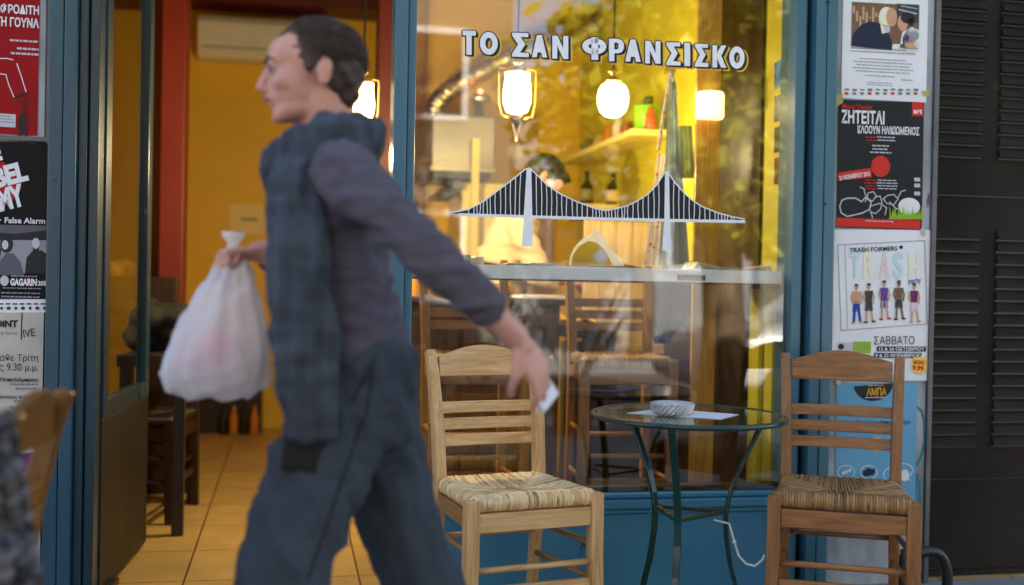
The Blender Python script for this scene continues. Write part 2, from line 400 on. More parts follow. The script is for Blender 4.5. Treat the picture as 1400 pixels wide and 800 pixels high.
# interior floor: brick-patterned tiles, real bumps at the joints
def tile_mat():
    m, t, b = nodes('cream_floor_tiles'); L = t.links
    tc = t.nodes.new('ShaderNodeTexCoord'); mp = t.nodes.new('ShaderNodeMapping'); mp.inputs['Location'].default_value = (TX, TY, 0)
    br = t.nodes.new('ShaderNodeTexBrick'); br.offset = 0; br.inputs['Scale'].default_value = 1; br.inputs['Brick Width'].default_value = .315
    br.inputs['Row Height'].default_value = .465; br.inputs['Mortar Size'].default_value = .004; br.inputs['Mortar Smooth'].default_value = .1
    L.new(tc.outputs['Object'], mp.inputs[0]); L.new(mp.outputs[0], br.inputs['Vector'])
    br.inputs['Color1'].default_value = (*lin((198, 162, 98)), 1); br.inputs['Color2'].default_value = (*lin((188, 150, 88)), 1); br.inputs['Mortar'].default_value = (*lin((96, 64, 34)), 1)
    n = t.nodes.new('ShaderNodeTexNoise'); n.inputs['Scale'].default_value = 6; n.inputs['Detail'].default_value = 6; L.new(tc.outputs['Object'], n.inputs['Vector'])
    mx = t.nodes.new('ShaderNodeMix'); mx.data_type = 'RGBA'; mx.blend_type = 'MULTIPLY'; mx.inputs[0].default_value = .5
    cr = t.nodes.new('ShaderNodeValToRGB'); cr.color_ramp.elements[0].color = (.6, .56, .5, 1); cr.color_ramp.elements[0].position = .3; cr.color_ramp.elements[1].position = .62
    L.new(n.outputs[0], cr.inputs[0]); L.new(br.outputs['Color'], mx.inputs[6]); L.new(cr.outputs[0], mx.inputs[7]); L.new(mx.outputs[2], b.inputs['Base Color'])
    b.inputs['Roughness'].default_value = .35
    bp = t.nodes.new('ShaderNodeBump'); bp.inputs['Strength'].default_value = .4; bp.inputs['Distance'].default_value = .003; bp.invert = True
    L.new(br.outputs['Fac'], bp.inputs['Height']); L.new(bp.outputs[0], b.inputs['Normal'])
    return m
_a = PZ(250, 799, 0); _b = PZ(300, 752, 0)
TX, TY = -_a.x, -_b.y
M['tiles'] = tile_mat()
struct(MB().bx(-1.3, 3.4, .02, 4.9, -.15, .0).build('shop_floor', M['tiles']))
RW = X(1083, 0)                          # right wall of the shop
struct(MB().bx(-1.3, RW+.12, .12, 4.9, 3.12, 3.22).build('shop_ceiling', M['ceiling']))

# inner walls, each a thing of its own
tag(MB().bx(-1.3, -1.2, .12, 4.55, 0, 3.12).build('wall', M['yellow']), 'yellow side wall of the shop behind the open glass door', 'wall')
tag(MB().bx(-1.2, .76, 4.55, 4.65, 0, 3.12).build('wall', M['yellow']), 'deep yellow end wall of the shop under the air conditioner', 'wall')
tag(MB().bx(.76, .83, 3.25, 4.65, 0, 3.12).build('wall', M['yellow']), 'short yellow return wall beside the kitchen hood', 'wall')
tag(MB().bx(.83, RW, 3.2, 3.3, 0, 3.12).build('wall', M['yellow']), 'golden yellow kitchen wall behind the cook and steel hood', 'wall')
tag(MB().bx(RW, RW+.1, .10, 3.2, 0, 3.12).build('wall', M['lime']), 'lime yellow side wall carrying the long shelf and photographs', 'wall')

# the facade: piers and lintel
Yf = -.03
px0, px1 = X(60, Yf), X(1137, Yf)
W_l, W_r = X(560, 0), X(1081, 0)
tag(MB().bx(-7, px0, Yf, .12, 0, 2.75).build('pier', M['pier']), 'grey marble pier covered in band posters left of the doorway', 'pier')
xr = X(1276, Yf)
rp = thing('pier', 'streaky grey marble pier with a column of posters behind the right chair', 'pier', ((px1+xr)/2, 0, 0))
MB().bx(px1, xr-.02, Yf, .12, 0, 2.75).build('pier_face', M['pier'], rp, bevel=.004)
MB().bx(xr-.02, xr, Yf-.012, .12, 0, 2.75).build('edge_strip', M['strip'], rp, bevel=.003)
tag(MB().bx(-7, 8, Yf, .12, 2.75, 5.5).build('facade', M['plaster']), 'plain plastered upper storey above the shop front', 'facade')
tag(MB().bx(-7, 8, .12, 9, 3.3, 5.5).build('building', M['plaster']), 'upper floors of the building over the shop', 'building')
tag(MB().bx(RW+.12, 8, .16, 4.9, 0, 3.22).build('wall', M['plaster']), 'plain wall behind the dark metal shutter', 'wall')
tag(MB().bx(-7, -1.3, .12, 4.9, 0, 3.22).build('wall', M['plaster']), 'plain wall behind the left poster pier', 'wall')
tag(MB().bx(-1.3, 3.4, 4.65, 4.9, 0, 3.22).build('wall', M['plaster']), 'rear wall of the building behind the shop', 'wall')

# --- blue joinery
M['blue_left_shaded'] = pmat('left_shaded_teal_paint', lin((28, 68, 86)), .32, var=.14, scale=3, stretch=(3, 3, .6), bump=.06, bscale=90)  # teal darkened all over, the left side's shade is in the colour
def post(name, label, xs, y0, y1, mat, z1=2.75):
    """xs: (x0, x1, dy) steps of a moulded metal post"""
    t = thing(name, label, 'door frame' if 'door' in label else 'window frame', ((xs[0][0]+xs[-1][1])/2, 0, 0))
    for a, b, d, nm, mt in xs:
        MB().bx(a, b, y0-d, y1, 0, z1).build(nm, mt, t, bevel=.004)
    return t
a0, a1, a2, a3, a4 = X(62, -.06), X(82, -.06), X(101, -.06), X(118, 0), X(133, 0)
lp = post('frame_post', 'weathered teal metal post with shade in its paint left of the open doorway', [(a0, a1, .03, 'outer_stile', M['blue_left_shaded']), (a1+.002, a2, .034, 'middle_stile', M['blue_left_shaded'])], Yf, .12, None)
MB().bx(a2, a3, -.03, .14, 0, 2.75).build('reveal', M['blue_shade'], lp, bevel=.004)
MB().bx(a3+.002, a4, -.012, .15, 0, 2.75).build('door_stop', M['blue_shade'], lp, bevel=.004)
for px, py in ((76, 247), (72, 541)):
    p = P(px, py, -.0605); MB().lathe([(.006, -.0015), (.006, .0015)], (0, 0, 0), 12).build('screw_hole', M['black'], lp).matrix_basis = Matrix.Translation(p) @ Matrix.Rotation(R(90), 4, 'X')
b0, b1, b2 = X(534, -.05), X(552, -.05), X(563, -.02)
post('frame_post', 'narrow blue grey post between the doorway and the window', [(b0, b1, .02, 'outer_stile', M['blue']), (b1+.002, b2, .0, 'glazing_bead', M['blue'])], Yf, .10, None)
c0, c1, c2, c3 = X(1081, -.03), X(1095, -.03), X(1103, -.03), X(1138, -.06)
wp = post('frame_post', 'broad blue post right of the window beside the posters', [(c0, c1, .005, 'glazing_bead', M['blue']), (c1+.002, c2, -.03, 'groove', M['blue_shade']), (c2+.002, (c2+c3)/2, .03, 'middle_stile', M['blue']), ((c2+c3)/2+.002, c3, .033, 'outer_stile', M['blue'])], Yf, .10, None)
for px, py in ((1132, 3), (1128, 279), (1121, 549)):
    p = P(px, py, -.0635); MB().lathe([(.006, -.0015), (.006, .0015)], (0, 0, 0), 12).build('screw_hole', M['black'], wp).matrix_basis = Matrix.Translation(p) @ Matrix.Rotation(R(90), 4, 'X')
zs = P(830, 676, -.03).z
bp_ = thing('base_panel', 'blue painted metal panel under the shop window behind the table', 'panel', ((W_l+W_r)/2, 0, 0))
MB().bx(b2+.002, c0-.002, -.02, .06, 0, zs-.075).build('sheet', M['panel_blue'], bp_)
MB().bx(b2+.002, c0-.002, -.028, .06, zs-.073, zs-.058).build('lower_moulding', M['panel_blue'], bp_, bevel=.005)
MB().bx(b2+.002, c0-.002, -.036, .07, zs-.056, zs-.02).build('upper_moulding', M['panel_blue'], bp_, bevel=.008)
MB().bx(b2+.002, c0-.002, -.026, .08, zs-.018, zs).build('sill', M['panel_blue'], bp_, bevel=.005)
wn = thing('shop_window', 'large shop window pane showing the yellow cafe interior', 'window', ((W_l+W_r)/2, 0, zs))
MB().bx(b2-.004, c0+.006, -.001, .001, zs, 2.6).build('pane', M['glass_win'], wn)
MB().bx(b2, c0, -.03, .08, 2.6, 2.75).build('head_rail', M['blue'], wn, bevel=.005)
MB().bx(b2, c0, .012, .07, zs+.001, zs+.02).build('inner_sill', M['dark_z'], wn, bevel=.003)
dh = thing('door_lintel', 'blue head rail over the open doorway', 'door frame', ((a4+b0)/2, 0, 2.62))
(MB().bx(a4, b0, -.03, .12, 2.62, 2.75).build('head_rail', M['blue'], dh, bevel=.005))

M['kick'] = pmat('dull_grey_metal', lin((32, 30, 27)), .5, metal=.3, var=.2, scale=4)
# --- open door leaf, swung inwards about its left edge
hx, hy = X(134, .10)+.0, .10
dl = thing('door_leaf', 'blue framed glass door leaf standing open inside the doorway', 'door', (hx, hy, 0))
L_ = .80
def leaf(x0, x1, z0, z1, th, name, mat, bev=.004): return MB().bx(x0, x1, -th/2, th/2, z0, z1).build(name, mat, None, bevel=bev)
pieces = [leaf(0, .075, .62, 2.6, .045, 'stile', M['blue_shade']), leaf(L_-.075, L_, .62, 2.6, .045, 'stile', M['blue_shade']),
          leaf(.075, L_-.075, .62, .68, .044, 'rail', M['blue_shade']), leaf(.075, L_-.075, 2.5, 2.6, .044, 'rail', M['blue_shade']),
          leaf(0, L_, .02, .619, .04, 'kick_panel', M['kick']), leaf(.075, L_-.075, .68, 2.5, .006, 'pane', M['glass_door'], 0),
          leaf(.09, .19, .012, .035, .09, 'foot_bolt', M['black'])]
for o in pieces: o.parent = dl
dl.rotation_euler = (0, 0, R(86))

# --- shutter door with pressed louvres
Ys = .06
sh = thing('shutter_door', 'dark grey metal shutter door with rows of louvres right of the posters', 'shutter', (2.6, Ys, 0))
MB().bx(xr+.004, 4.6, Ys+.004, .155, 0, 2.75).build('sheet', M['shutter'], sh)
tag(MB().bx(4.6, 8, Yf, .155, 0, 2.75).build('wall', M['plaster']), 'plain street wall beyond the shutter', 'wall')
m0, m1 = X(1341, Ys), X(1360, Ys); pitch = .0475
cols = [(xr+.01, m0), (m1, m1+.30)]
for x0, x1 in cols:
    mb = MB()
    for ztop, zbot in ((P(1310, -120, Ys).z, P(1310, 226, Ys).z), (P(1310, 312, Ys).z, P(1310, 616, Ys).z)):
        z = ztop
        while z - pitch > zbot-.01:
            a, b = x0, x1; zt, zb = z-.004, z-pitch+.009
            mb.hexa([(a+.006, Ys+.004, zb), (b-.006, Ys+.004, zb), (b-.006, Ys-.020, zb), (a+.006, Ys-.020, zb)][:0] or
                    [(a, Ys+.003, zb), (a, Ys-.019, zb), (b-.014, Ys-.019, zb), (b, Ys+.003, zb), (a+.004, Ys+.003, zt), (a+.004, Ys-.0005, zt), (b-.006, Ys-.0005, zt), (b-.004, Ys+.003, zt)])
            z -= pitch
    mb.build('louvre_bank', M['shutter'], sh, bevel=.0015)
    mb = MB()                       # the dark slot under every louvre
    for ztop, zbot in ((P(1310, -120, Ys).z, P(1310, 226, Ys).z), (P(1310, 312, Ys).z, P(1310, 616, Ys).z)):
        z = ztop
        while z - pitch > zbot-.01:
            mb.bx(x0, x1-.012, Ys-.002, Ys+.003, z-pitch+.001, z-pitch+.0085); z -= pitch
    mb.build('slot', M['black'], sh)
for z in (P(1320, 268, Ys).z, P(1320, 655, Ys).z, P(1320, 776, Ys).z):
    MB().bx(xr+.006, 4.55, Ys-.0015, Ys+.003, z-.002, z+.002).build('seam', M['black'], sh)
MB().bx(xr+.006, 4.55, Ys-.012, Ys+.003, .0, P(1320, 779, Ys).z).build('kick_plate', M['shutter'], sh, bevel=.003)

# ------------------------------------------------------------------ lettering and bridge painted on the glass
LET = {
 'T': [[(0, 0), (1, 0), (1, .2), (.68, .2), (.68, 1), (.28, 1), (.28, .2), (0, .2)]],
 'I': [[(0, 0), (1, 0), (1, 1), (0, 1)]],
 'S': [[(0, 0), (.97, 0), (.97, .17), (.52, .17), (.80, .47), (.48, .82), (1, .82), (1, 1), (0, 1), (0, .88), (.36, .48), (0, .12)]],
 'N': [[(0, 0), (.34, 0), (.68, .55), (.68, 0), (1, 0), (1, 1), (.68, 1), (.31, .42), (.31, 1), (0, 1)]],
 'K': [[(0, 0), (.34, 0), (.34, .36), (.62, 0), (1, 0), (.64, .46), (1, 1), (.62, 1), (.34, .58), (.34, 1), (0, 1)]],
 'A': [[(.34, 0), (.66, 0), (1, 1), (.68, 1), (.62, .78), (.38, .78), (.32, 1), (0, 1)]],
}
def ring(cx, cy, ro, so_, ri, si, n=28):      # quads of an oval ring
    q = []
    for i in range(n):
        a, b = 2*math.pi*i/n, 2*math.pi*(i+1)/n
        f = lambda r, s, t: (cx+r*math.cos(t), cy+s*math.sin(t))
        q.append([f(ro, so_, a), f(ro, so_, b), f(ri, si, b), f(ri, si, a)])
    return q
LET['O'] = ring(.5, .5, .5, .5, .19, .24)
LET['F'] = [[(.38, 0), (.66, 0), (.66, 1), (.38, 1)]] + ring(.5, .40, .5, .36, .24, .13)
LET['P'] = [[(0, 0), (.36, 0), (.36, 1), (0, 1)], [(.36, 0), (.62, 0), (.86, .06), (1, .2), (1, .42), (.86, .58), (.62, .64), (.36, .64), (.36, .47), (.56, .47), (.64, .4), (.64, .24), (.56, .17), (.36, .17)]]
SIGN = [('T', 632.5, 42, 650.6, 75), ('O', 656, 43.6, 680.5, 75), ('S', 700, 45, 723, 78), ('A', 727, 48, 748, 78.5), ('N', 755, 49, 777, 80.5),
        ('F', 796, 51, 829, 82), ('P', 832.5, 53, 853, 84), ('A', 854.6, 54, 876, 84.5), ('N', 882, 56, 903, 87), ('S', 911, 58, 930.5, 89.5), ('I', 935.5, 58.5, 943.5, 90.5), ('S', 950, 60, 968.5, 91.5), ('K', 974, 62, 993, 92.5), ('O', 997, 63.5, 1018, 94)]
sg = thing('window_lettering', 'white hand painted shop name with black shadow across the top of the window', 'sign', (X(826), 0, 1.88))
def sign_layer(name, mat, offs, lift, dz=.00004):
    k = 0
    for ch, x0, y0, x1, y1 in SIGN:
        mb = MB()
        for ox, oy in offs:
            k += 1
            for pl in LET[ch]:
                sl = .03
                mb.face([P(x0+u*(x1-x0)+ox, y0+v*(y1-y0)+oy+sl*(u-.5)*(x1-x0), -lift+dz*(k % len(offs))) for u, v in pl])
        mb.build(name, mat, sg, fixn=False)
circ = lambda r, ox, oy, n=10: [(ox+r*math.cos(2*math.pi*i/n), oy+r*math.sin(2*math.pi*i/n)) for i in range(n)]
sign_layer('white_letter', M['chalk'], [(0, 0)], .0046)
sign_layer('black_shadow', M['ink'], circ(1.7, 0, .3)+[(1, 1), (2, 1.6), (2.8, 2.0), (3.4, 2.6)], .0036)
sign_layer('yellow_outline', M['outline_y'], circ(1.1, 4.4, 3.4)+circ(1.0, 3.6, 2.8), .0026)

def interp(pts, x):
    for (xa, ya), (xb, yb) in zip(pts, pts[1:]):
        if xa <= x <= xb: return ya+(yb-ya)*(x-xa)/(xb-xa)
    return pts[-1][1] if x > pts[-1][0] else pts[0][1]
CAB = [(615.6, 291), (639.4, 286.5), (652, 280.5), (664, 273.4), (682, 259.4), (702, 244.6), (718, 231.5), (724, 230), (731.4, 236.4), (748, 253), (766, 265), (789, 276), (813.6, 285), (828, 288),
       (844, 285), (857, 281.5), (869, 276), (885, 266), (898, 252.5), (909, 235.4), (912, 234.6), (924, 251), (937, 265.5), (948, 275), (960, 282.5), (982.5, 291.5), (1003.6, 297), (1018, 299.5)]
DECK = lambda x: 292.3+(x-630)*(302.5-292.3)/(1018-630)
br = thing('window_bridge', 'white suspension bridge with black hangers painted on the window pane', 'window painting', (X(816), 0, 1.35))
mb = MB(); xs_ = [618+i*4 for i in range(100)]
for a, b in zip(xs_, xs_[1:]):
    ya, yb = interp(CAB, a), interp(CAB, b)
    mb.face([P(a, max(DECK(a), ya+.3), -.002), P(b, max(DECK(b), yb+.3), -.002), P(b, yb, -.002), P(a, ya, -.002)])
mb.build('black_fill', M['ink'], br, fixn=False)
mb = MB()
def stroke(mb, pts, wd, lift):
    for i, ((xa, ya), (xb, yb)) in enumerate(zip(pts, pts[1:])):
        l = math.hypot(xb-xa, yb-ya); nx, ny = -(yb-ya)/l*wd/2, (xb-xa)/l*wd/2; ex, ey = (xb-xa)/l*wd*.2, (yb-ya)/l*wd*.2
        mb.face([P(x, y, -lift-i*1e-5) for x, y in ((xa-ex+nx, ya-ey+ny), (xb+ex+nx, yb+ey+ny), (xb+ex-nx, yb+ey-ny), (xa-ex-nx, ya-ey-ny))])
stroke(mb, CAB, 1.7, .0042); mb.build('cable', M['chalk'], br, fixn=False)
mb = MB(); rr = random.Random(3); x = 641
while x < 1004:
    if not (717 < x < 730 or 906 < x < 919):
        b_ = x+rr.uniform(-1.0, 1.0) - (1.5 if 700 < x < 718 else 0); mid = (x+b_)/2+rr.uniform(-.7, .7); y0, y1 = interp(CAB, x), DECK(x)
        stroke(mb, [(x, y0), (mid, (y0+y1)/2), (b_, y1)], 1.15, .0033)
    x += 4.4 if (645 < x < 668 or 806 < x < 856 or x > 975) else 7.0
mb.build('hangers', M['chalk'], br, fixn=False)
mb = MB(); stroke(mb, [(628, DECK(628)+1.2), (700, DECK(700)+1.6), (815, DECK(815)+1.9), (920, DECK(920)+1.5), (1018, DECK(1018)+.6)], 4.0, .005); mb.build('deck', M['chalk'], br, fixn=False)
for tw in ([(720, 230), (726.5, 230), (727.6, 290), (728.4, 337), (713, 337), (716.3, 290)], [(909.2, 234.5), (914.8, 234.5), (915.8, 300), (917.6, 343), (905, 343), (908.2, 300)]):
    MB().face([P(x, y, -.0058) for x, y in tw]).build('tower', M['chalk'], br, fixn=False)
# ================================================================== POSTERS
def project(p):
    d = Vector(p)-CAM; z = d.dot(_f)
    return (700+F_PX*d.dot(_R)/z, 400-F_PX*d.dot(_U)/z)
def hs(px, py, Y):                 # slope a level line of the facade has at that pixel
    p = P(px, py, Y); a = project(p-Vector((.05, 0, 0))); b = project(p+Vector((.05, 0, 0)))
    return (b[1]-a[1])/(b[0]-a[0])
PY = -.0325
def poster(label, x0, y0, x1, y1, tilt=0.0, paper='paper', Y=PY, sk=-.0187):
    """x0,y0 .. x1,y1: photo pixels of the sheet's left/top .. right/bottom"""
    sl = hs((x0+x1)/2, (y0+y1)/2, Y)+tilt
    c = P((x0+x1)/2, (y0+y1)/2, Y)
    t = thing('poster', label, 'poster', (c.x, Y, c.z))
    w_, h_ = x1-x0, y1-y0
    crn = [(x0+sk*h_, y1), (x1+sk*h_, y1+sl*w_), (x1, y0+sl*w_), (x0, y0)]
    # a sheet with slightly lifted, uneven surface
    mb = MB(); mb.prism([P(x, y, Y) for x, y in crn], (0, .0009, 0))
    mb.build('sheet', M[paper] if isinstance(paper, str) else paper, t)
    return t, Sheet(Y-.0008, sl, sk)
inks = dict(white=plain('white_ink', (.78, .78, .80)), black=plain('black_ink', (.018, .018, .02)), red=plain('red_ink', lin((206, 44, 34))), deepred=plain('deep_red_ink', lin((172, 12, 22))),
            grey=plain('grey_ink', lin((120, 120, 124))), pale=plain('pale_grey_ink', lin((196, 196, 204))), navy=plain('navy_ink', lin((28, 38, 60))), flesh=plain('flesh_ink', lin((206, 156, 122))), brownish=plain('brown_ink', lin((120, 92, 66))),
            green=plain('green_ink', lin((150, 190, 50))), royal=plain('royal_blue_ink', lin((44, 74, 170))), sky=plain('sky_blue_ink', lin((108, 168, 204))), orange=plain('orange_ink', lin((240, 176, 40))), purple=plain('purple_ink', lin((104, 40, 96))),
            pink=plain('pink_ink', lin((226, 196, 206))), palered=plain('pale_red_ink', lin((232, 206, 206))), paleblue=plain('pale_blue_ink', lin((196, 220, 232))), paleyel=plain('pale_yellow_ink', lin((238, 234, 206))), dgrey=plain('dark_grey_ink', lin((62, 64, 66))), yellow=plain('yellow_ink', lin((250, 206, 84))), smoke=plain('smoky_ink', lin((92, 90, 100))), teal=plain('teal_marker_ink', lin((52, 128, 146))), mid=plain('mid_grey_ink', lin((150, 148, 158))))
M['black_paper'] = pmat('black_printed_paper', lin((26, 31, 33)), .55, spec=.25, var=.25, scale=4)
M['night_paper'] = pmat('night_printed_paper', lin((14, 12, 14)), .6, spec=.2, var=.3, scale=4)
M['red_paper'] = pmat('red_printed_paper', lin((150, 8, 16)), .6, spec=.2, var=.1, scale=4)
M['blue_paper'] = pmat('blue_printed_paper', lin((92, 158, 196)), .45, var=.06, scale=4)
M['aged_shaded_paper'] = pmat('aged_shaded_paper', lin((190, 182, 172)), .8, var=.09, scale=9)  # paper toned down, shade of the left pier included in its colour
def dashes(s, name, xc, y, wd, n=1, dy=4, h=1.1, seed=0, lift=.0018, align='c'):
    rr = random.Random(seed+int(y*3))
    for k in range(n):
        w_ = wd*rr.uniform(.72, 1); x = xc-w_/2 if align == 'c' else (xc if align == 'l' else xc-w_); e = x+w_
        while x < e-1:
            l = min(rr.uniform(2.5, 8), e-x); s.rect(name, x, y+k*dy+s.slope*(x-xc), x+l, y+k*dy+h+s.slope*(x-xc), lift); x += l+1.1

# --- right pier, top: white sheet with a photograph of two people
t, s = poster('white poster with a photograph of two people, topmost on the right pier', 1153, -14, 1269, 134, -.012)
s.rect('photo_ground', 1165, 2.5, 1257, 63, .0012)
for i in range(9): s.rect('photo_streaks', 1166+i*4.4, 8+(i*7) % 20, 1169+i*4.4, 18+(i*11) % 24, .0015)
s.rect('photo_roof', 1226, 5, 1256, 30, .0015); s.line('photo_light', [(1229, 13), (1253, 19)], 1.6, .0018); s.line('photo_light', [(1232, 8), (1254, 12)], 1, .0018)
s.poly('photo_jumper', [(1163.5, 63), (1166, 46), (1176, 34), (1188, 28), (1200, 29), (1212, 38), (1219, 52), (1219.5, 66)], .0018)
s.disc('photo_shirt', 1246, 56, 12, 17, .0018); s.poly('photo_shirt', [(1230, 66), (1233, 44), (1246, 36), (1256, 40), (1256, 67)], .00181); s.poly('photo_shirt', [(1219, 66), (1221, 60), (1238, 60), (1252, 66)], .0019)
s.disc('photo_hair', 1212, 24, 10.5, 14, .0021); s.poly('photo_hair', [(1203, 30), (1206, 46), (1213, 44), (1216, 34)], .00212)
s.disc('photo_skin', 1219, 24, 7.5, 13, .0024); s.disc('photo_skin', 1234, 32, 7, 11, .00241); s.poly('photo_skin', [(1236, 60), (1248, 57), (1254, 66), (1240, 66)], .00242)
s.disc('photo_dark_hair', 1241, 25, 9.5, 8, .0027); s.disc('photo_dark_hair', 1246, 30, 4, 6, .00271)
s.rect('photo_print', 1237, 48, 1243, 56, .0027, .4); s.disc('photo_beard', 1213, 40, 4, 5, .0026)
dashes(s, 'small_print', 1207, 67, 92, 2, 4.2, 1.1, 1); dashes(s, 'small_print', 1207, 81, 84, 5, 4.3, 1.0, 2); dashes(s, 'small_print', 1203, 103.5, 46, 1); dashes(s, 'small_print', 1240, 109, 16, 1); dashes(s, 'small_print', 1203, 113, 40, 2, 3, .8, 5)
for i in range(10): s.rect('sponsor_mark', 1155+i*10.5, 121+(i % 3)*.4, 1161+i*10.5, 123.5+(i % 2), .0018); s.rect('sponsor_mark' if i % 3 else 'sponsor_red', 1155+i*10.5, 126, 1160+i*10.5, 129.5, .0018)
s.finish(t, dict(photo_ground=inks['brownish'], photo_streaks=inks['flesh'], photo_roof=inks['dgrey'], photo_light=inks['pale'], photo_jumper=inks['navy'], photo_shirt=inks['white'], photo_hair=inks['paleyel'], photo_beard=inks['pale'], photo_skin=inks['flesh'], photo_dark_hair=inks['black'],
                 photo_print=inks['purple'], small_print=inks['grey'], sponsor_mark=inks['grey'], sponsor_red=inks['red']))
# --- black clown poster
t, s = poster('black theatre poster with a big white Greek title and a red ball', 1146.5, 136, 1263.5, 311, -.008, 'black_paper')
s.text('red_lettering', 'Matei Visniec', 1152, 142, 1193, 148.5, bold=.01)
s.text('title', 'ΖΗΤΕΙΤΑΙ', 1151, 150, 1209.5, 168.5, bold=.035); s.text('title', 'ΚΛΟΟΥΝ ΗΛΙΚΙΩΜΕΝΟΣ', 1172.5, 171, 1257, 182.5, bold=.03)
s.rect('badge', 1247, 139.5, 1262.5, 158.5, .0012); s.text('title', 'art', 1249, 149, 1261, 155.5, .002, bold=.03)
dashes(s, 'red_lettering', 1193, 187, 20, 2, 4.2, 1.3, 3); dashes(s, 'small_print', 1212, 187, 26, 2, 4.2, 1.6, 4); dashes(s, 'small_print', 1204, 198.5, 30, 3, 4.6, 1.8, 8)
s.disc('red_ball', 1204, 228, 13, 14.5, .0016, 32); s.poly('red_ribbon', [(1146, 236), (1191, 228), (1192, 241), (1145.5, 246.5)], .0013); s.text('title', '25 ΝΟΕΜΒΡΙΟΥ 2013', 1147, 236.5, 1189.5, 243, .0021, .03, -.19)
dashes(s, 'red_lettering', 1190, 246, 18, 4, 3.8, 1.2, 12); dashes(s, 'small_print', 1213, 246, 28, 4, 3.8, 1.4, 11)
shoe = [(1148, 282), (1151, 274), (1158, 271), (1170, 271), (1178, 276), (1183, 270), (1191, 276), (1189, 286), (1180, 291), (1172, 293), (1158, 296), (1150, 291), (1148, 282)]
s.line('drawn_laces', shoe, 1.7, .0016)
for pts in ([(1183, 276), (1187, 264), (1194, 262), (1198, 268), (1193, 275), (1186, 272)], [(1176, 256), (1181, 258), (1183, 266), (1188, 273)], [(1196, 270), (1203, 268), (1206, 276), (1204, 286), (1197, 292), (1190, 290)], [(1207, 272), (1214, 267), (1222, 266), (1228, 272), (1222, 280), (1212, 278), (1208, 272)], [(1228, 270), (1232, 262), (1238, 260)], [(1190, 282), (1203, 278), (1212, 284), (1210, 294)], [(1190, 288), (1193, 298)], [(1216, 276), (1226, 286), (1232, 284)]):
    s.line('drawn_laces', pts, 1.3, .0020)
s.disc('white_shoe', 1243, 283, 15, 12, .0013); rr = random.Random(2)
for i in range(34):
    x = 1215+i*1.35; s.poly('grass', [(x, 300), (x+2.4, 300), (x+1.2+rr.uniform(-2, 2), 282+rr.uniform(-3, 8))], .0024+i*1e-5)
for y in (243, 251, 262): s.rect('sponsor_mark', 1250, y, 1258, y+5, .0014)
s.rect('bottom_band', 1143.6, 297.5, 1258.5, 309.5, .0012); dashes(s, 'small_print', 1203, 302, 54, 1, 3, 1.2)
s.finish(t, dict(red_lettering=inks['red'], title=inks['white'], badge=inks['red'], small_print=inks['pale'], red_ball=inks['red'], red_ribbon=inks['red'], drawn_laces=inks['pale'], white_shoe=inks['white'], grass=inks['green'], sponsor_mark=inks['pale'], bottom_band=inks['red']))
# --- white party poster
t, s = poster('white party poster with five standing figures and a yellow price burst', 1140.5, 314, 1277.5, 520, -.012)
fr = [(1145.5, 335), (1264.5, 329), (1267.5, 443), (1150, 452), (1145.5, 335)]
s.line('thin_frame', fr, 1.0, .0013); s.line('thin_frame', [(1155, 335), (1159, 451)], .7, .0013)
s.text('heading', 'TRASH FORMERS', 1161.5, 337.5, 1227, 344, .002, .015, -.045); s.disc('heading', 1232, 338, 2.6, 2.6, .002)
for ch, x0, x1, k in (('T', 1162, 1176, 'ghost_blue'), ('R', 1181, 1196, 'ghost_yellow'), ('A', 1202, 1217, 'ghost_red'), ('S', 1221, 1235, 'ghost_blue'), ('H', 1243, 1257, 'ghost_yellow')): s.text(k, ch, x0, 345, x1, 381, .0014, .03)
s.text('party_word', 'party', 1242, 381, 1259.5, 389, .002, .012, -.1)
FIG = [(1171, 389, 'skin_ink', 'blue_cloth', 'skin_ink'), (1188, 388, 'dark_cloth', 'dark_cloth', 'skin_ink'), (1209, 384, 'navy_cloth', 'blue_cloth', 'skin_ink'), (1229, 384, 'brown_cloth', 'dark_cloth', 'brown_skin'), (1250, 388, 'purple_cloth', 'pink_cloth', 'skin_ink')]
for i, (x, y, top, bot, sk) in enumerate(FIG):
    s.disc(sk, x, y+3.6, 2.7, 3.6, .0022); s.disc('dark_cloth', x, y+1.0, 2.7, 2, .0025); s.poly(sk, [(x-1, y+6), (x+1, y+6), (x+1.2, y+9), (x-1.2, y+9)], .00221)
    long = (i == 0); yb = y+52
    s.line(sk, [(x-5, y+10), (x-7.2, y+18), (x-4.5, y+25)], 2.0, .0019); s.line(sk, [(x+5, y+10), (x+7.2, y+19), (x+6, y+27)], 2.0, .0019)
    s.line(bot if long else sk, [(x-2.2, y+28), (x-3.6, yb)], 3.6 if long else 2.6, .0019); s.line(bot if long else sk, [(x+2.2, y+28), (x+5.4, yb-1)], 3.6 if long else 2.6, .0019)
    s.poly(top, [(x-5.4, y+9.5), (x+5.4, y+9.5), (x+4.2, y+26), (x-4.2, y+26)], .0024)
    s.poly(bot, [(x-4.4, y+25.5), (x+4.4, y+25.5), (x+5.6, y+37), (x+.6, y+37), (x, y+32), (x-.6, y+37), (x-5.2, y+37)], .0027)
    s.disc('dark_cloth' if i in (1, 3) else ('red_sock' if i == 2 else sk), x-4.2, yb+.6, 3, 1.5, .0026); s.disc('dark_cloth' if i in (1, 3) else ('red_sock' if i == 2 else sk), x+6.4, yb-.4, 3, 1.5, .0026)
s.line('figure_mark', [(1204, 394), (1214, 410)], 1, .0030); s.line('figure_mark', [(1214, 394), (1204, 410)], 1, .0031); s.rect('dark_cloth', 1168, 412, 1174, 413, .003)
s.text('heading', 'ΣΑΒΒΑΤΟ', 1195, 459.5, 1250.5, 471, .0018, .0, -.01)
s.rect('date_bar', 1199, 473.5, 1266, 480.5, .0013); s.text('date_lettering', '12 & 26 ΟΚΤΩΒΡΙΟΥ', 1202, 474.5, 1264, 479.5, .002, .02)
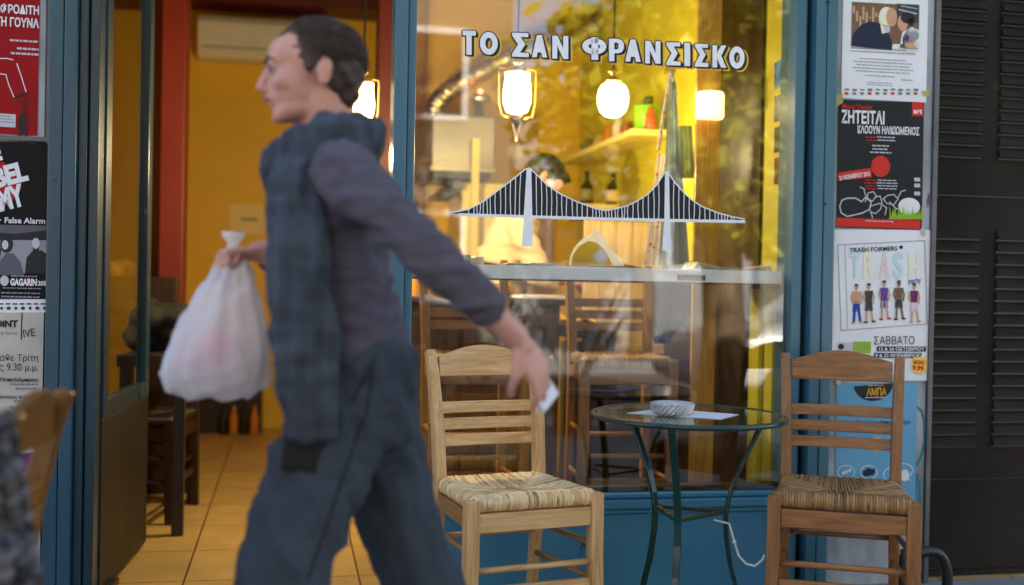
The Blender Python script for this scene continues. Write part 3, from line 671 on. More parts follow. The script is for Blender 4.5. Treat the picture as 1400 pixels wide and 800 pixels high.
s.rect('date_bar', 1195, 482.5, 1260, 489.5, .0013); s.text('date_lettering', '9 & 23 ΝΟΕΜΒΡΙΟΥ', 1197, 483.5, 1258, 488.5, .002, .02)
s.rect('green_label', 1167, 467, 1191, 483, .0013); dashes(s, 'label_print', 1179, 470, 18, 3, 3.4, 1); s.rect('white_box', 1145.5, 468, 1166, 484, .0013); s.disc('heading', 1150, 474, 4, 4, .0016)
st = []
for i in range(28):
    r_ = 13.5 if i % 2 == 0 else 9.2; st.append((1257+r_*math.cos(math.pi*i/14), 499+r_*1.12*math.sin(math.pi*i/14)))
s.poly('price_burst', st, .0016); s.text('price_lettering', 'ΜΟΝΟ', 1249, 492.5, 1264, 498.5, .0024, .05, .1); s.text('price_lettering', '9.99', 1247.5, 499.5, 1263, 507, .0024, .05, .1)
s.finish(t, dict(thin_frame=inks['mid'], heading=inks['navy'], ghost_blue=inks['paleblue'], ghost_yellow=inks['paleyel'], ghost_red=inks['palered'], party_word=inks['royal'], skin_ink=inks['flesh'], brown_skin=inks['brownish'], blue_cloth=inks['royal'], dark_cloth=inks['dgrey'], navy_cloth=inks['royal'], brown_cloth=inks['brownish'],
                 purple_cloth=inks['purple'], pink_cloth=inks['pink'], red_sock=inks['red'], figure_mark=inks['red'], date_bar=inks['navy'], date_lettering=inks['white'], green_label=inks['green'], label_print=inks['grey'], white_box=inks['pale'], price_burst=inks['yellow'], price_lettering=inks['red']))
# --- pale blue poster behind the chair
t, s = poster('pale blue poster with white speech bubbles hanging lowest behind the right chair', 1144, 524, 1254, 722, -.0, 'blue_paper')
s.disc('black_semicircle', 1194, 523.8, 27, 24, .0012, 20, 0, math.pi)
s.text('gold_lettering', 'ΑΜΠΑ', 1185, 530.5, 1212, 541, .002, .02); dashes(s, 'gold_lettering', 1198, 526.5, 22, 1, 3, 1.2); dashes(s, 'white_print', 1198, 543, 34, 1, 3, 1)
s.disc('black_semicircle', 1154, 579, 4, 4.4, .0012); s.disc('white_print', 1154, 578, 1.8, 2, .0016)
s.text('dark_lettering', 'το Στέκι των Μπαχαρικών', 1161, 575, 1245, 583, .0018, .01)
s.disc('orange_disc', 1199, 607, 10, 10, .0013); s.disc('white_print', 1199, 608, 7, 6, .0017)
for cx, cy, ww in ((1157, 645.5, 11.5), (1188, 645.5, 11.5), (1218, 649, 10), (1236, 643, 12)):
    s.line('bubble', [(cx+ww*math.cos(a*.35), cy+9*math.sin(a*.35)) for a in range(19)], 1.1, .0013); s.line('bubble', [(cx+4, cy+8.5), (cx+8, cy+14)], 1.1, .0014)
for q in ((1153, 647), (1157, 645), (1162, 643)): s.disc('white_print', q[0], q[1], 2, 2.4, .0016)
s.poly('dark_lettering', [(1180, 645), (1186, 640), (1194, 642), (1197, 640), (1195, 649), (1186, 651), (1181, 651)], .0017); s.disc('white_print', 1237, 650, 6, 8, .0016)
s.rect('white_strip', 1140.6, 711.5, 1249.7, 721.6, .0012)
for i, k in enumerate(('gold_lettering', 'royal_mark', 'royal_mark', 'pale_mark', 'pale_mark')): s.rect(k, 1146+i*14, 715, 1154+i*14, 719.5, .0018)
s.finish(t, dict(black_semicircle=inks['black'], gold_lettering=inks['orange'], white_print=inks['white'], dark_lettering=inks['navy'], orange_disc=inks['orange'], bubble=inks['white'], white_strip=inks['white'], royal_mark=inks['royal'], pale_mark=inks['pale']))
# teal marker scrawl on the marble
sc_ = thing('graffiti', 'teal marker scrawl running down the marble edge beside the blue poster', 'graffiti', tuple(P(1262, 620, Yf)))
s = Sheet(Yf); s.line('upper_stroke', [(1253, 556), (1260, 562), (1264, 578), (1264, 604), (1260, 622), (1253, 636)], 3.6, .001); s.line('lower_stroke', [(1253, 648), (1257, 664), (1258, 690), (1262, 704)], 4, .001); s.line('lower_stroke', [(1253, 650), (1253, 672), (1258, 692)], 2, .0014)
s.finish(sc_, dict(upper_stroke=inks['teal'], lower_stroke=inks['teal']))
# torn tape at a corner
tag(MB().face([P(x, y, PY-.004) for x, y in ((1142, 130), (1152, 128), (1153, 140), (1141, 148))]).build('tape', pmat('yellowed_tape', lin((170, 160, 96)), .3), fixn=False), 'yellowed scrap of tape at the top corner of the black poster', 'tape')

# --- left pier
LX = -62
t, s = poster('red poster with white Greek title and a drawn leg in laced heel', LX, -60, 55.5, 184-.042*117, 0, 'red_paper')
fr_ = thing('picture_rail', 'black rail and silver edge around the red poster on the left pier', 'frame', tuple(P(62, 80, Yf)))
MB().bx(X(57.5, PY), X(60.5, PY), Yf-.006, Yf, P(58, 190, Yf).z, 2.7).build('black_edge', M['black'], fr_); MB().bx(X(61, PY)-.001, X(65, PY), Yf-.012, Yf, P(58, 196, Yf).z, 2.7).build('silver_edge', M['strip'], fr_); MB().bx(X(-80, PY), X(65, PY), Yf-.010, Yf, P(40, 193, Yf).z, P(40, 187, Yf).z).build('silver_rail', M['strip'], fr_)
s.slope = .06
s.text('title', 'ΑΦΡΟΔΙΤΗ', -8, 4, 53.5, 17.5, .002, .03); s.text('title', 'ΣΤΗ ΓΟΥΝΑ', -14, 21.5, 53.5, 35, .002, .03)
dashes(s, 'small_print', 53, 56, 50, 1, 4, 2.6, 1, align='r'); dashes(s, 'small_print', 53, 66.5, 40, 2, 7, 2.8, 4, align='r')
s.line('drawn_line', [(0, 80), (10, 80), (18, 82)], 1.2); s.line('drawn_line', [(23, 87), (29, 104), (36, 127)], 1.3); s.line('drawn_line', [(0, 101), (8, 102), (12, 116), (19, 133)], 1.2)
s.poly('black_heel', [(27, 157), (33, 153), (35, 168), (38, 186), (49, 192), (48, 196), (37, 195), (32, 176), (30, 180), (28, 194), (26.5, 194), (25, 168)], .0022)
for i in range(5): s.line('black_lace', [(22+i*3.4, 134+i*5), (36+i*1.4, 127+i*9)], 1.0, .0018); s.line('black_lace', [(36+i*1.4, 132+i*8), (27+i*2.4, 146+i*8)], .9, .0019)
s.line('black_lace', [(20, 134), (28, 129), (38, 127)], 2.6, .0022)
s.rect('label_box', -20, 154, 21.5, 172, .0013); dashes(s, 'label_print', 4, 158, 30, 3, 4, 1.2)
s.finish(t, dict(title=inks['white'], small_print=inks['pale'], drawn_line=inks['white'], black_heel=inks['black'], black_lace=inks['black'], label_box=inks['pale'], label_print=inks['grey']))
t, s = poster('black gig poster with tilted white stencil letters over two musicians, left pier', LX, 193, 67.5, 408, -.02, 'night_paper')
s.slope = .02
for i in range(16): 
    pass
s.poly('red_splash', [(-20, 240), (-2, 222), (4, 220), (12, 232), (24, 244), (30, 254), (24, 268), (14, 276), (6, 282), (-10, 290), (-24, 280)], .0012)
s.text('stencil_lettering', 'REBEL', -42, 228, 38, 256, .002, .055, -.27); s.text('stencil_lettering', 'ARMY', -36, 258, 34, 289, .002, .055, -.27); s.text('stencil_lettering', 'THE', -34, 200, 2, 223, .002, .055, -.27)
s.text('stencil_lettering', '· False Alarm', 0, 297, 62, 305, .002, .02)
s.rect('misty_sky', LX, 306, 66.5, 322, .0012); s.poly('dark_hills', [(LX, 322), (-20, 316), (20, 318), (66, 312), (66, 326), (LX, 328)], .0014); s.rect('misty_water', LX, 326, 66, 372, .0012)
s.poly('dark_coat', [(34, 374), (36, 352), (44, 343), (56, 342), (65.5, 348), (65.5, 374)], .0018); s.poly('grey_coat', [(-4, 376), (0, 356), (8, 346), (18, 346), (28, 358), (33, 376)], .0018)
s.disc('dark_coat', 9, 334, 9, 12, .0022); s.disc('pale_face', 7, 335, 4.4, 6.4, .0026); s.disc('pale_face', 49, 333, 5.4, 7.4, .0024); s.disc('dark_coat', 49, 326, 6.6, 5, .0028); s.poly('dark_coat', [(44, 337), (54, 337), (52, 345), (46, 345)], .0029); s.poly('dark_coat', [(2, 340), (0, 356), (-2, 360), (-4, 340)], .0028)
s.disc('round_mark', 6, 384, 6, 7.2, .0018); s.text('venue_lettering', 'GAGARIN', 14, 380.5, 50.5, 390.5, .002, .05); s.text('venue_lettering', '205', 51.5, 384, 63, 390.5, .002, .04); s.poly('red_splash', [(36, 380), (42, 380), (39.5, 391)], .0024)
dashes(s, 'small_print', 33, 377, 36, 1, 3, 1.6); dashes(s, 'small_print', 30, 393.5, 64, 1, 3, 1.4, 1); dashes(s, 'small_print', 28, 400, 66, 1, 3, 1.6, 2); dashes(s, 'small_print', 28, 405, 60, 1, 3, 2, 3)
s.finish(t, dict(red_splash=inks['deepred'], stencil_lettering=inks['white'], misty_sky=inks['smoke'], dark_hills=inks['black'], misty_water=inks['mid'], dark_coat=inks['black'], grey_coat=inks['smoke'], pale_face=inks['pale'], round_mark=inks['pale'], venue_lettering=inks['white'], small_print=inks['mid']))
t, s = poster('white strip of sponsor marks between the gig poster and the concert bill, left pier', LX, 410, 66, 428, -.02)
s.slope = .01
for i in range(7):
    s.rect('sponsor_mark', -2+i*9.6, 414.5, 4.5+i*9.6, 416.6, .0014); s.disc('sponsor_mark', 2+i*9.8, 421.5, 3 if i % 2 else 2, 2.4, .0014)
s.finish(t, dict(sponsor_mark=inks['dgrey']))
t, s = poster('shade-toned white concert bill in black lettering with a purple foot', LX, 429, 60, 646, -.02, 'aged_shaded_paper', Y=PY+.001)
s.slope = .005
s.text('bold_lettering', 'POiNT', -14, 437.5, 24.5, 447.5, .002, .04); s.text('thin_lettering', '& Spirits', 1, 453, 24, 459, .002)
s.line('hand_stroke', [(30, 428), (29, 464)], 1.5); s.text('hand_lettering', 'IVE', 32, 450, 47.5, 460.5, .002, .0, -.15)
s.text('script_lettering', 'κάθε Τρίτη', -6, 484, 52, 496, .002, .0); s.text('script_lettering', 'στις 9.30 μ.μ.', -18, 496.5, 52, 509, .002, .0)
s.text('bold_lettering', 'Παπαλάμπρου', 0, 516, 51.5, 523, .002, .03); dashes(s, 'thin_lettering', 51.5, 524.5, 44, 1, 5, 2, 1, align='r'); dashes(s, 'thin_lettering', 51.5, 530.5, 36, 1, 5, 2, 2, align='r')
s.text('bold_lettering', 'Απόστολος Καλτσάς', -8, 540, 51.5, 546, .002, .02); dashes(s, 'thin_lettering', 51.5, 547.5, 40, 1, 5, 2, 4, align='r'); s.text('bold_lettering', 'Τάσος Πέππας', 13, 555, 51, 561, .002, .02); dashes(s, 'thin_lettering', 51.5, 562, 30, 1, 5, 2, 6, align='r'); dashes(s, 'thin_lettering', 51, 592, 6, 2, 16, 4, 7, align='r')
s.poly('purple_foot', [(20, 622), (56.5, 616), (56, 646), (18, 646)], .0016)
s.finish(t, dict(bold_lettering=inks['black'], thin_lettering=inks['grey'], hand_stroke=inks['black'], hand_lettering=inks['black'], script_lettering=inks['dgrey'], purple_foot=inks['purple']))
for x, y, w_, h_, lb in ((1146, 520, 8, 16, 'grey scrap of old tape at the left edge under the party poster'), (1266, 128, 10, 9, 'yellowed scrap of tape at the right edge between the two upper posters'), (1262, 318, 7, 12, 'torn white paper scrap stuck beside the clown poster corner')):
    mb = MB(); mb.prism([P(a, b, PY-.0035) for a, b in ((x-w_/2, y-h_/2+1), (x+w_/2-1, y-h_/2), (x+w_/2, y+h_/2-2), (x+1, y+h_/2), (x-w_/2+1, y+h_/2-3))], (0, .0005, 0))
    tag(mb.build('tape_scrap', bpy.data.materials['yellowed_tape'] if 'yellow' in lb else M['aged_shaded_paper']), lb, 'tape')
# ================================================================== CHAIRS, TABLE
def rush_seat(w0, w1, dpt, yf, z, mat, name='rush_seat', parent=None, N=46, th=.022):
    """four triangles of cord running from each rail to the diagonal seams; w0 front width, w1 back width"""
    mb = MB(); rr = random.Random(5)
    A = [Vector((-w0/2, yf, z)), Vector((w0/2, yf, z)), Vector((w1/2, yf+dpt, z)), Vector((-w1/2, yf+dpt, z))]
    ctr = sum(A, Vector())/4; mid = [Vector((-w0*.10, ctr.y, z)), Vector((w0*.10, ctr.y, z))]
    ends = [(A[0], A[1], mid[0], mid[1]), (A[1], A[2], mid[1], mid[1]), (A[2], A[3], mid[1], mid[0]), (A[3], A[0], mid[0], mid[0])]
    for a, b, ma, mb_ in ends:
        n = N; e = (b-a); out = Vector((e.y, -e.x, 0)).normalized(); rad = e.length/n/2*1.12
        for i in range(n):
            t = (i+.5)/n; p = a+e*t
            if t < .42: q = a.lerp(ma, t/.42)
            elif t > .58: q = b.lerp(mb_, (1-t)/.42)
            else: q = ma.lerp(mb_, (t-.42)/.16)
            q = Vector((q.x, q.y, z)); j = rr.uniform(-.0012, .0012); sag = .012*min(1, (q-p).length/.15)
            pts = [p+Vector((0, 0, -2*th))-out*.008, p+Vector((0, 0, -2*th+.006))+out*.007, p+Vector((0, 0, -th))+out*(.014+j), p+Vector((0, 0, -.005))+out*.009, p+Vector((0, 0, .003+j))-out*.006, p.lerp(q, .35)+Vector((0, 0, .001+j-sag*.5)), p.lerp(q, .7)+Vector((0, 0, -sag*.9+j)), q+Vector((0, 0, -sag-.004))]
            if (q-p).length < .03: pts = pts[:5]+[q+Vector((0, 0, -.003))]
            mb.tube(pts, [rad*rr.uniform(.9, 1.12) for _ in pts], 6)
    # stuffing beneath the cords
    mb.hexa([(-w0/2+.01, yf+.01, z-.04), (w0/2-.01, yf+.01, z-.04), (w1/2-.01, yf+dpt-.01, z-.04), (-w1/2+.01, yf+dpt-.01, z-.04), (-w0/2+.01, yf+.01, z-.016), (w0/2-.01, yf+.01, z-.016), (w1/2-.01, yf+dpt-.01, z-.016), (-w1/2+.01, yf+dpt-.01, z-.016)])
    return mb.build(name, mat, parent, smooth=True)
def make_chair(label, pal, rush, SH=.46, H=.895, w0=.42, w1=.36, dpt=.36, cat='chair', group=None, name='cafe_chair', arch=.035):
    z_, x_, y_ = M[pal+'_z'], M[pal+'_x'], M[pal+'_y']
    t = thing(name, label, cat, (0, 0, 0), group); hw0, hw1 = w0/2, w1/2; yf, yb = -dpt/2, dpt/2
    for sx in (-1, 1):
        MB().bar([(sx*(hw0+.012), yf-.006, 0), (sx*hw0, yf, SH*.55), (sx*hw0, yf+.002, SH-.005)], [.034, .042, .042], [.034, .044, .044]).build('front_leg', z_, t, bevel=.004)
        bt = H-SH
        MB().bar([(sx*(hw1+.006), yb+.055, 0), (sx*hw1, yb+.012, SH*.6), (sx*hw1, yb, SH), (sx*(hw1+.003), yb+.022, SH+bt*.4), (sx*(hw1+.009), yb+.062, SH+bt*.8), (sx*(hw1+.012), yb+.088, H-.02)],
                 [.030, .034, .036, .036, .034, .032], [.036, .044, .048, .046, .042, .036]).build('back_post', z_, t, bevel=.005)
    rush_seat(w0-.018, w1-.01, dpt-.006, yf+.004, SH, rush, 'rush_seat', t)
    MB().bx(-hw0+.021, hw0-.021, yf-.013, yf+.012, SH-.105, SH-.047).build('front_apron', x_, t, bevel=.003)
    MB().bx(-hw1+.02, hw1-.02, yb-.008, yb+.014, SH-.095, SH-.047).build('back_apron', x_, t, bevel=.003)
    for sx in (-1, 1):
        MB().bar([(sx*hw0, yf+.02, SH-.072), (sx*hw1, yb-.02, SH-.072)], .022, .05).build('side_apron', y_, t, bevel=.003)
        for zz in (SH*.63, SH*.40): MB().tube([(sx*hw0, yf+.01, zz), (sx*hw1, yb+.012, zz)], .0095, 10).build('side_stretcher', y_, t, smooth=True)
    for zz in (SH*.52,): MB().tube([(-hw0, yf, zz), (hw0, yf, zz)], .010, 10).build('front_stretcher', x_, t, smooth=True)
    MB().bx(-hw0+.018, hw0-.018, yf-.010, yf+.010, SH*.34, SH*.41).build('foot_rail', x_, t, bevel=.003)
    MB().tube([(-hw1, yb+.02, SH*.57), (hw1, yb+.02, SH*.57)], .0095, 10).build('back_stretcher', x_, t, smooth=True)
    # curved slats and the arched top rail
    def slat(z0, z1, nm, arched=0):
        mb = MB(); n = 16; rings = []
        for i in range(n+1):
            u = i/n*2-1; x = u*(hw1-.012); k = (z0-SH)/(H-SH); yy = yb+.02+k*.062 + .018*(1-u*u)*.8-.006
            zt = z1 + arched*(math.cos(u*math.pi/2*1.02)**1.1 if abs(u) < .98 else 0)
            rings.append([(x, yy-.009, z0), (x, yy+.009, z0), (x, yy+.009+.004, zt), (x, yy-.009+.004, zt)])
        mb.loft(rings); mb.build(nm, x_, t, bevel=.003)
    bt = H-SH
    slat(H-.105, H-.036, 'top_rail', arch)
    for k in (.23, .355, .48): slat(SH+bt*k-.001, SH+bt*k+.036, 'slat')
    return t
lc = make_chair('light oak cafe chair with pale rush seat, half behind the walking person', 'wood', M['rush'], group=None)
LC = dict(loc=(.713, -.355), rot=12.6)
lc.location = (LC['loc'][0], LC['loc'][1], 0); lc.rotation_euler = (0, 0, R(LC['rot']))
rc = make_chair('walnut brown cafe chair with brown rush seat in front of the poster pier', 'brown', M['rush_brown'])
RC = dict(loc=(1.786, -.500), rot=-25.8)
rc.location = (RC['loc'][0], RC['loc'][1], 0); rc.rotation_euler = (0, 0, R(RC['rot']))

# bistro table
TC = P(941, 566, -.42); TCx, TCy = TC.x, TC.y; TZ = TC.z/.7185; TS = 1.045
tb = thing('bistro_table', 'small round dark green metal table standing between the two cafe chairs', 'table', (TCx, TCy, 0))
M['table_top'] = pmat('dark_green_glass_top', lin((14, 44, 40)), .06, var=.1, scale=3, spec=.8, coat=.6, rvar=.02)
MB().lathe([(.285*TS, .706*TZ), (.296*TS, .708*TZ), (.296*TS, .7165*TZ), (.285*TS, .718*TZ)], (TCx, TCy, 0), 64).build('tabletop', M['table_top'], tb, smooth=False)
mbr = MB(); n = 64
mbr.loft([[Vector((TCx+(.297*TS+.009*math.cos(2*math.pi*k/8))*math.cos(2*math.pi*i/n), TCy+(.297*TS+.009*math.cos(2*math.pi*k/8))*math.sin(2*math.pi*i/n), .712*TZ+.009*math.sin(2*math.pi*k/8))) for k in range(8)] for i in range(n)]+[[Vector((TCx+(.297*TS+.009*math.cos(2*math.pi*k/8)), TCy, .712*TZ+.009*math.sin(2*math.pi*k/8))) for k in range(8)]], cap=False)
mbr.build('rim', M['green_metal'], tb, smooth=True)
prof = [(.255, .703), (.235, .665), (.195, .58), (.158, .50), (.138, .43), (.130, .37), (.133, .30), (.148, .20), (.175, .10), (.215, 0)]
prof = [(r*TS, z*TZ) for r, z in prof]
angs = [R(-121), R(-1), R(119)]
for a in angs:
    c_, s_ = math.cos(a), math.sin(a)
    pts = [(TCx+r*c_, TCy+r*s_, z) for r, z in prof]
    MB().bar(pts, .024, .010, side=(-s_, c_, 0)).build('leg', M['green_metal'], tb, bevel=.002)
    MB().ball((TCx+.262*TS*c_, TCy+.262*TS*s_, .700*TZ), .011, 2).build('bolt', M['green_metal'], tb, smooth=True)
for i in range(3):
    a, b = angs[i], angs[(i+1) % 3]; q = .128*TS
    MB().bar([(TCx+q*math.cos(a), TCy+q*math.sin(a), .385*TZ), (TCx+q*math.cos(b), TCy+q*math.sin(b), .385*TZ)], .010, .020, side=(0, 0, 1)).build('brace', M['green_metal'], tb)
def zt(px, py, z=.7185*TZ): return PZ(px, py, z)
tag(MB().prism([zt(857, 565), zt(985, 573.5), zt(1010, 567), zt(905, 559)], (0, 0, .0012)).build('placemat', M['paper']), 'white paper placemat under the glass ashtray on the green table', 'placemat')
ac_ = P(919, 566, TCy-.01); ac_.z = .7199*TZ
M['crystal'] = pmat('crystal_glass', (.95, .97, .98), .1, var=.01, trans=.6, rvar=.02)
mb = MB(); N_ = 48; prof = [(.056, 0), (.062, .006), (.065, .018), (.068, .030), (.070, .041), (.066, .046), (.058, .040), (.050, .016), (.02, .010)]
rings = []
for j, (r, z) in enumerate(prof): rings.append([ac_+Vector(((r+(.0028 if (k+j) % 2 else -.0012)*(1 if j < 5 else .3))*math.cos(2*math.pi*k/N_), (r+(.0028 if (k+j) % 2 else -.0012)*(1 if j < 5 else .3))*math.sin(2*math.pi*k/N_), z*.82 + (.0012 if j in (3, 4) and k % 4 < 2 else 0))) for k in range(N_)])
mb.loft(rings); tag(mb.build('ashtray', M['crystal']), 'cut crystal ashtray standing on the white placemat', 'ashtray')
# white cord from the table leg to the chair
cpts = [P(x, y, TCy-.02+d) for x, y, d in ((976, 711, -.02), (997, 716, -.03), (1001, 730, -.05), (1004, 741, -.05), (1010, 760, -.06), (1020, 771, -.08), (1032, 774, -.10), (1042, 766, -.12), (1047, 755, -.13))]
cp2 = []
for a, b in zip(cpts, cpts[1:]):
    for k in range(3): cp2.append(a.lerp(b, k/3))
tag(MB().tube(cp2, .0035, 6).ball(cpts[3], .007, 2).build('cord', plain('white_cord', (.7, .7, .68)), smooth=True), 'knotted white cord looped from the green table leg to the brown chair', 'cord')
# bent black pipe hoop by the pier
pp = [P(x, y, -.35) for x, y in ((1258, 756), (1268, 754), (1279, 755), (1288, 762), (1293, 774), (1295, 790))]; pp.append(Vector((pp[-1].x, pp[-1].y, 0)))
pp.insert(0, pp[0]+Vector((-.05, .0, 0))); pp.insert(0, Vector((pp[0].x-.02, pp[0].y, pp[0].z-.03))); pp.insert(0, Vector((pp[0].x-.005, pp[0].y, 0)))
pq = []
for i in range(len(pp)-1):
    p0, p1, p2, p3 = pp[max(i-1, 0)], pp[i], pp[i+1], pp[min(i+2, len(pp)-1)]
    for k in range(5):
        t_ = k/5; pq.append(.5*((2*p1)+(p2-p0)*t_+(2*p0-5*p1+4*p2-p3)*t_**2+(3*p1-p0-3*p2+p3)*t_**3))
pq.append(pp[-1])
tag(MB().tube(pq, .019, 14).build('pipe_hoop', M['black'], smooth=True), 'bent black steel pipe hoop in front of the shutter, lower right', 'hoop')

for ax in 'xyz': M['honey_'+ax] = wood('honey_wood_'+ax, lin((92, 56, 18)), lin((126, 82, 28)), ax)
# chair in the near left corner with a chunky knitted scarf over it
nc = make_chair('honey brown cafe chair cut by the left edge of the photo, nearest the camera', 'honey', M['rush_brown'])
nc.location = (-.715, -1.66, 0); nc.rotation_euler = (0, 0, R(-92))
M['knit'] = island_mat('grey_chunky_knit', [lin((44, 44, 52)), lin((112, 110, 114)), lin((78, 70, 66)), lin((22, 25, 36))], .9)
mb = MB(); rr = random.Random(9)
for col in range(5):
    for k in range(16):
        px_ = -40 + k*2.9 + col*12.5 - (6 if k > 12 else 0)*0; py_ = 572+k*17
        p = P(px_, py_ + (col % 2)*8, -1.93+.02*math.sin(k)-.012*(col % 2)+col*.01)
        if p.z < .42: continue
        mb.ball(p, (.015, .014, .017), 2)
kn = mb.build('knitted_scarf', M['knit'], smooth=True); tag(kn, 'chunky grey knitted scarf hanging over the near left chair', 'scarf')
# ================================================================== INSIDE THE SHOP
M['bulb'] = emit('lit_lamp_glass', (1.0, .74, .36), 3)
M['soft_glow'] = emit('reflection_glow', (1.0, .70, .28), .55)  # glow for the imitated lamp reflection on the golden board
def lantern(px, py, Y, w_, h_, label, cage=True, cord_top=3.12, watts=LAMP_W):
    c = P(px, py, Y); k = scl(px, py, Y); rw, hh = w_*k/2, h_*k/2
    t = thing('pendant_lamp', label, 'lamp', tuple(c))
    prof = [(.35*rw, -hh), (.75*rw, -hh*.9), (.98*rw, -hh*.45), (1.0*rw, 0), (.92*rw, .45*hh), (.86*rw, .8*hh), (.9*rw, hh)] if cage else [(.15*rw, -hh), (.52*rw, -.9*hh), (.82*rw, -.66*hh), (.97*rw, -.25*hh), (1.0*rw, .15*hh), (.93*rw, .55*hh), (.78*rw, .82*hh), (.45*rw, hh)]
    MB().lathe(prof, c, 20).build('glass_shade', M['bulb'], t, smooth=True)
    MB().lathe([(.55*rw, hh), (.6*rw, hh+.012), (.22*rw, hh+.02), (.22*rw, hh+.04), (.5*rw, hh+.046), (.3*rw, hh+.055), (.12*rw, hh+.06)], c, 16).build('cap', M['brass'], t, smooth=True)
    MB().tube([c+Vector((0, 0, hh+.05)), Vector((c.x, c.y, cord_top))], .005, 8).build('cord', M['black'], t)
    if cage:
        mb = MB(); ch = hh*1.22
        for a in (R(8), R(98)):
            for sg_ in (-1, 1):
                d = Vector((math.cos(a), math.sin(a), 0))*sg_*rw*1.42
                mb.tube([c+d*.45+Vector((0, 0, ch*1.02)), c+d*.95+Vector((0, 0, ch)), c+d+Vector((0, 0, ch*.8)), c+d*.96+Vector((0, 0, -ch*.4)), c+d*.8+Vector((0, 0, -ch*.92)), c+d*.4+Vector((0, 0, -ch))], .0035, 6)
        mb.build('wire_cage', M['brass'], t, smooth=True)
        MB().lathe([(.42*rw, -ch), (.34*rw, -ch-.03), (.12*rw, -ch-.07), (.05*rw, -ch-.1)], c, 12).build('finial', M['dark_z'], t, smooth=True)
    ld = bpy.data.lights.new('lamp_light', 'POINT'); ld.energy = watts; ld.color = (1, .80, .40); ld.shadow_soft_size = .04
    lo = bpy.data.objects.new('lamp_light', ld); COL.objects.link(lo); lo.location = c - Vector((0, 0, hh+.16)); lo.parent = t; lo.matrix_parent_inverse = parent_world(t).inverted()
    return t
lantern(707, 128, .95, 38, 54, 'brass caged lantern glowing under the first letters of the window sign')
lantern(838, 137, .95, 41, 46, 'round opal lamp glowing under the middle letters of the window sign', cage=False)
lantern(497, 140, 1.2, 30, 52, 'lit lantern hanging behind the walking person\'s head', watts=LAMP_W*5)

# red columns
for a, b, Y, lb, m in ((218, 250, 2.2, 'orange red column inside the doorway', 'red'), (514, 552, 2.3, 'maroon column just left of the blue window post', 'maroon')):
    x0, x1 = P(a, 300, Y).x, P(b, 300, Y).x
    t = thing('column', lb, 'column', ((x0+x1)/2, Y+.12, 0))
    MB().bx(x0, x1, Y, Y+.26, 0, 3.12).build('shaft', M[m], t, bevel=.004)
    MB().bx(x0-.025, x1+.02, Y-.02, Y+.28, 0, .12).build('plinth', M['dark_z'], t, bevel=.004)
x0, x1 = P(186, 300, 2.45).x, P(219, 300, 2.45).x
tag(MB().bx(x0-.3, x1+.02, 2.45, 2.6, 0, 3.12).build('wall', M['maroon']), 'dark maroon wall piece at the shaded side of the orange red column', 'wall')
# air conditioner
q0, q1 = P(270, 18, 4.30), P(271, 76, 4.30); x1 = P(448, 40, 4.3).x
t = thing('air_conditioner', 'ivory wall mounted air conditioner high on the yellow end wall', 'air conditioner', (q0.x+.4, 4.4, q1.z))
MB().prism([(q0.x, 4.55, q0.z), (q0.x, 4.34, q0.z), (q0.x, 4.30, q0.z-.05), (q0.x, 4.31, q1.z+.06), (q0.x, 4.36, q1.z), (q0.x, 4.55, q1.z)], (x1-q0.x, 0, 0)).build('body', M['ac'], t, bevel=.012)
MB().bx(q0.x+.03, x1-.03, 4.303, 4.325, q1.z+.068, q1.z+.074).build('panel_seam', M['black'], t); MB().box(((q0.x+x1)/2, 4.33, q1.z+.03), (x1-q0.x-.08, .006, .05), Matrix.Rotation(R(40), 4, 'X')).build('flap', M['ac'], t)
tag(MB().bx(-1.2, .75, 4.2, 4.54, 3.02, 3.115).build('beam', M['maroon']), 'dark brown beam above the air conditioner', 'beam')
# notes on walls
def note(px0, py0, px1_, py1_, Y, lb):
    a, b = P(px0, py1_, Y), P(px1_, py0, Y)
    t = tag(MB().bx(a.x, b.x, Y-.002, Y, a.z, b.z).build('paper_note', pmat('note_paper', lin((240, 214, 150)), .6, var=.04)), lb, 'note')
    MB().bx(a.x+(b.x-a.x)*.3, a.x+(b.x-a.x)*.72, Y-.0032, Y-.0022, a.z+(b.z-a.z)*.47, a.z+(b.z-a.z)*.53).build('written_line', M['ink'], t); return t
note(313, 281, 367, 319, 4.545, 'cream paper note with one written line on the yellow end wall')
a = PX(147, 210, -1.198); b = PX(163, 112, -1.198)
tag(MB().bx(-1.198, -1.196, min(a.y, b.y), max(a.y, b.y), a.z, b.z).build('paper_note', M['aged_shaded_paper']), 'tall pale sheet on the yellow side wall seen through the door glass', 'note')

# kitchen hood with its foil duct
Yh = 2.55
h0, h1, h2 = P(592, 156, Yh), P(676, 234, Yh), P(562, 232, 2.5)
t = thing('cooker_hood', 'brushed steel cooker hood on the kitchen wall left of the cook', 'cooker hood', ((h0.x+h1.x)/2, 2.8, h1.z))
MB().hexa([(h0.x, Yh, h1.z), (h1.x, Yh, h1.z), (h1.x, 3.19, h1.z), (h0.x-.02, 3.19, h1.z), (h0.x, Yh, h0.z), (h1.x, Yh, h0.z), (h1.x, 3.19, h0.z), (h0.x-.02, 3.19, h0.z)]).build('canopy', M['hood'], t, bevel=.006)
MB().bx(h0.x+.01, h1.x-.02, Yh+.02, 3.18, h1.z-.045, h1.z-.003).build('dark_filter', M['black'], t)
MB().bx(h0.x-.01, h1.x+.006, Yh-.012, Yh-.001, h1.z-.012, h1.z+.02).build('lip', M['hood'], t, bevel=.003)
dpts = [P(x, y, 2.75) for x, y in ((592, 158), (594, 146), (602, 134), (618, 121), (640, 107), (662, 96), (688, 82), (712, 72), (745, 66), (770, 60), (795, 48), (815, 32), (835, 10), (850, -30))]
q = []
for i in range(len(dpts)-1):
    for k in range(6): q.append(dpts[i].lerp(dpts[i+1], k/6))
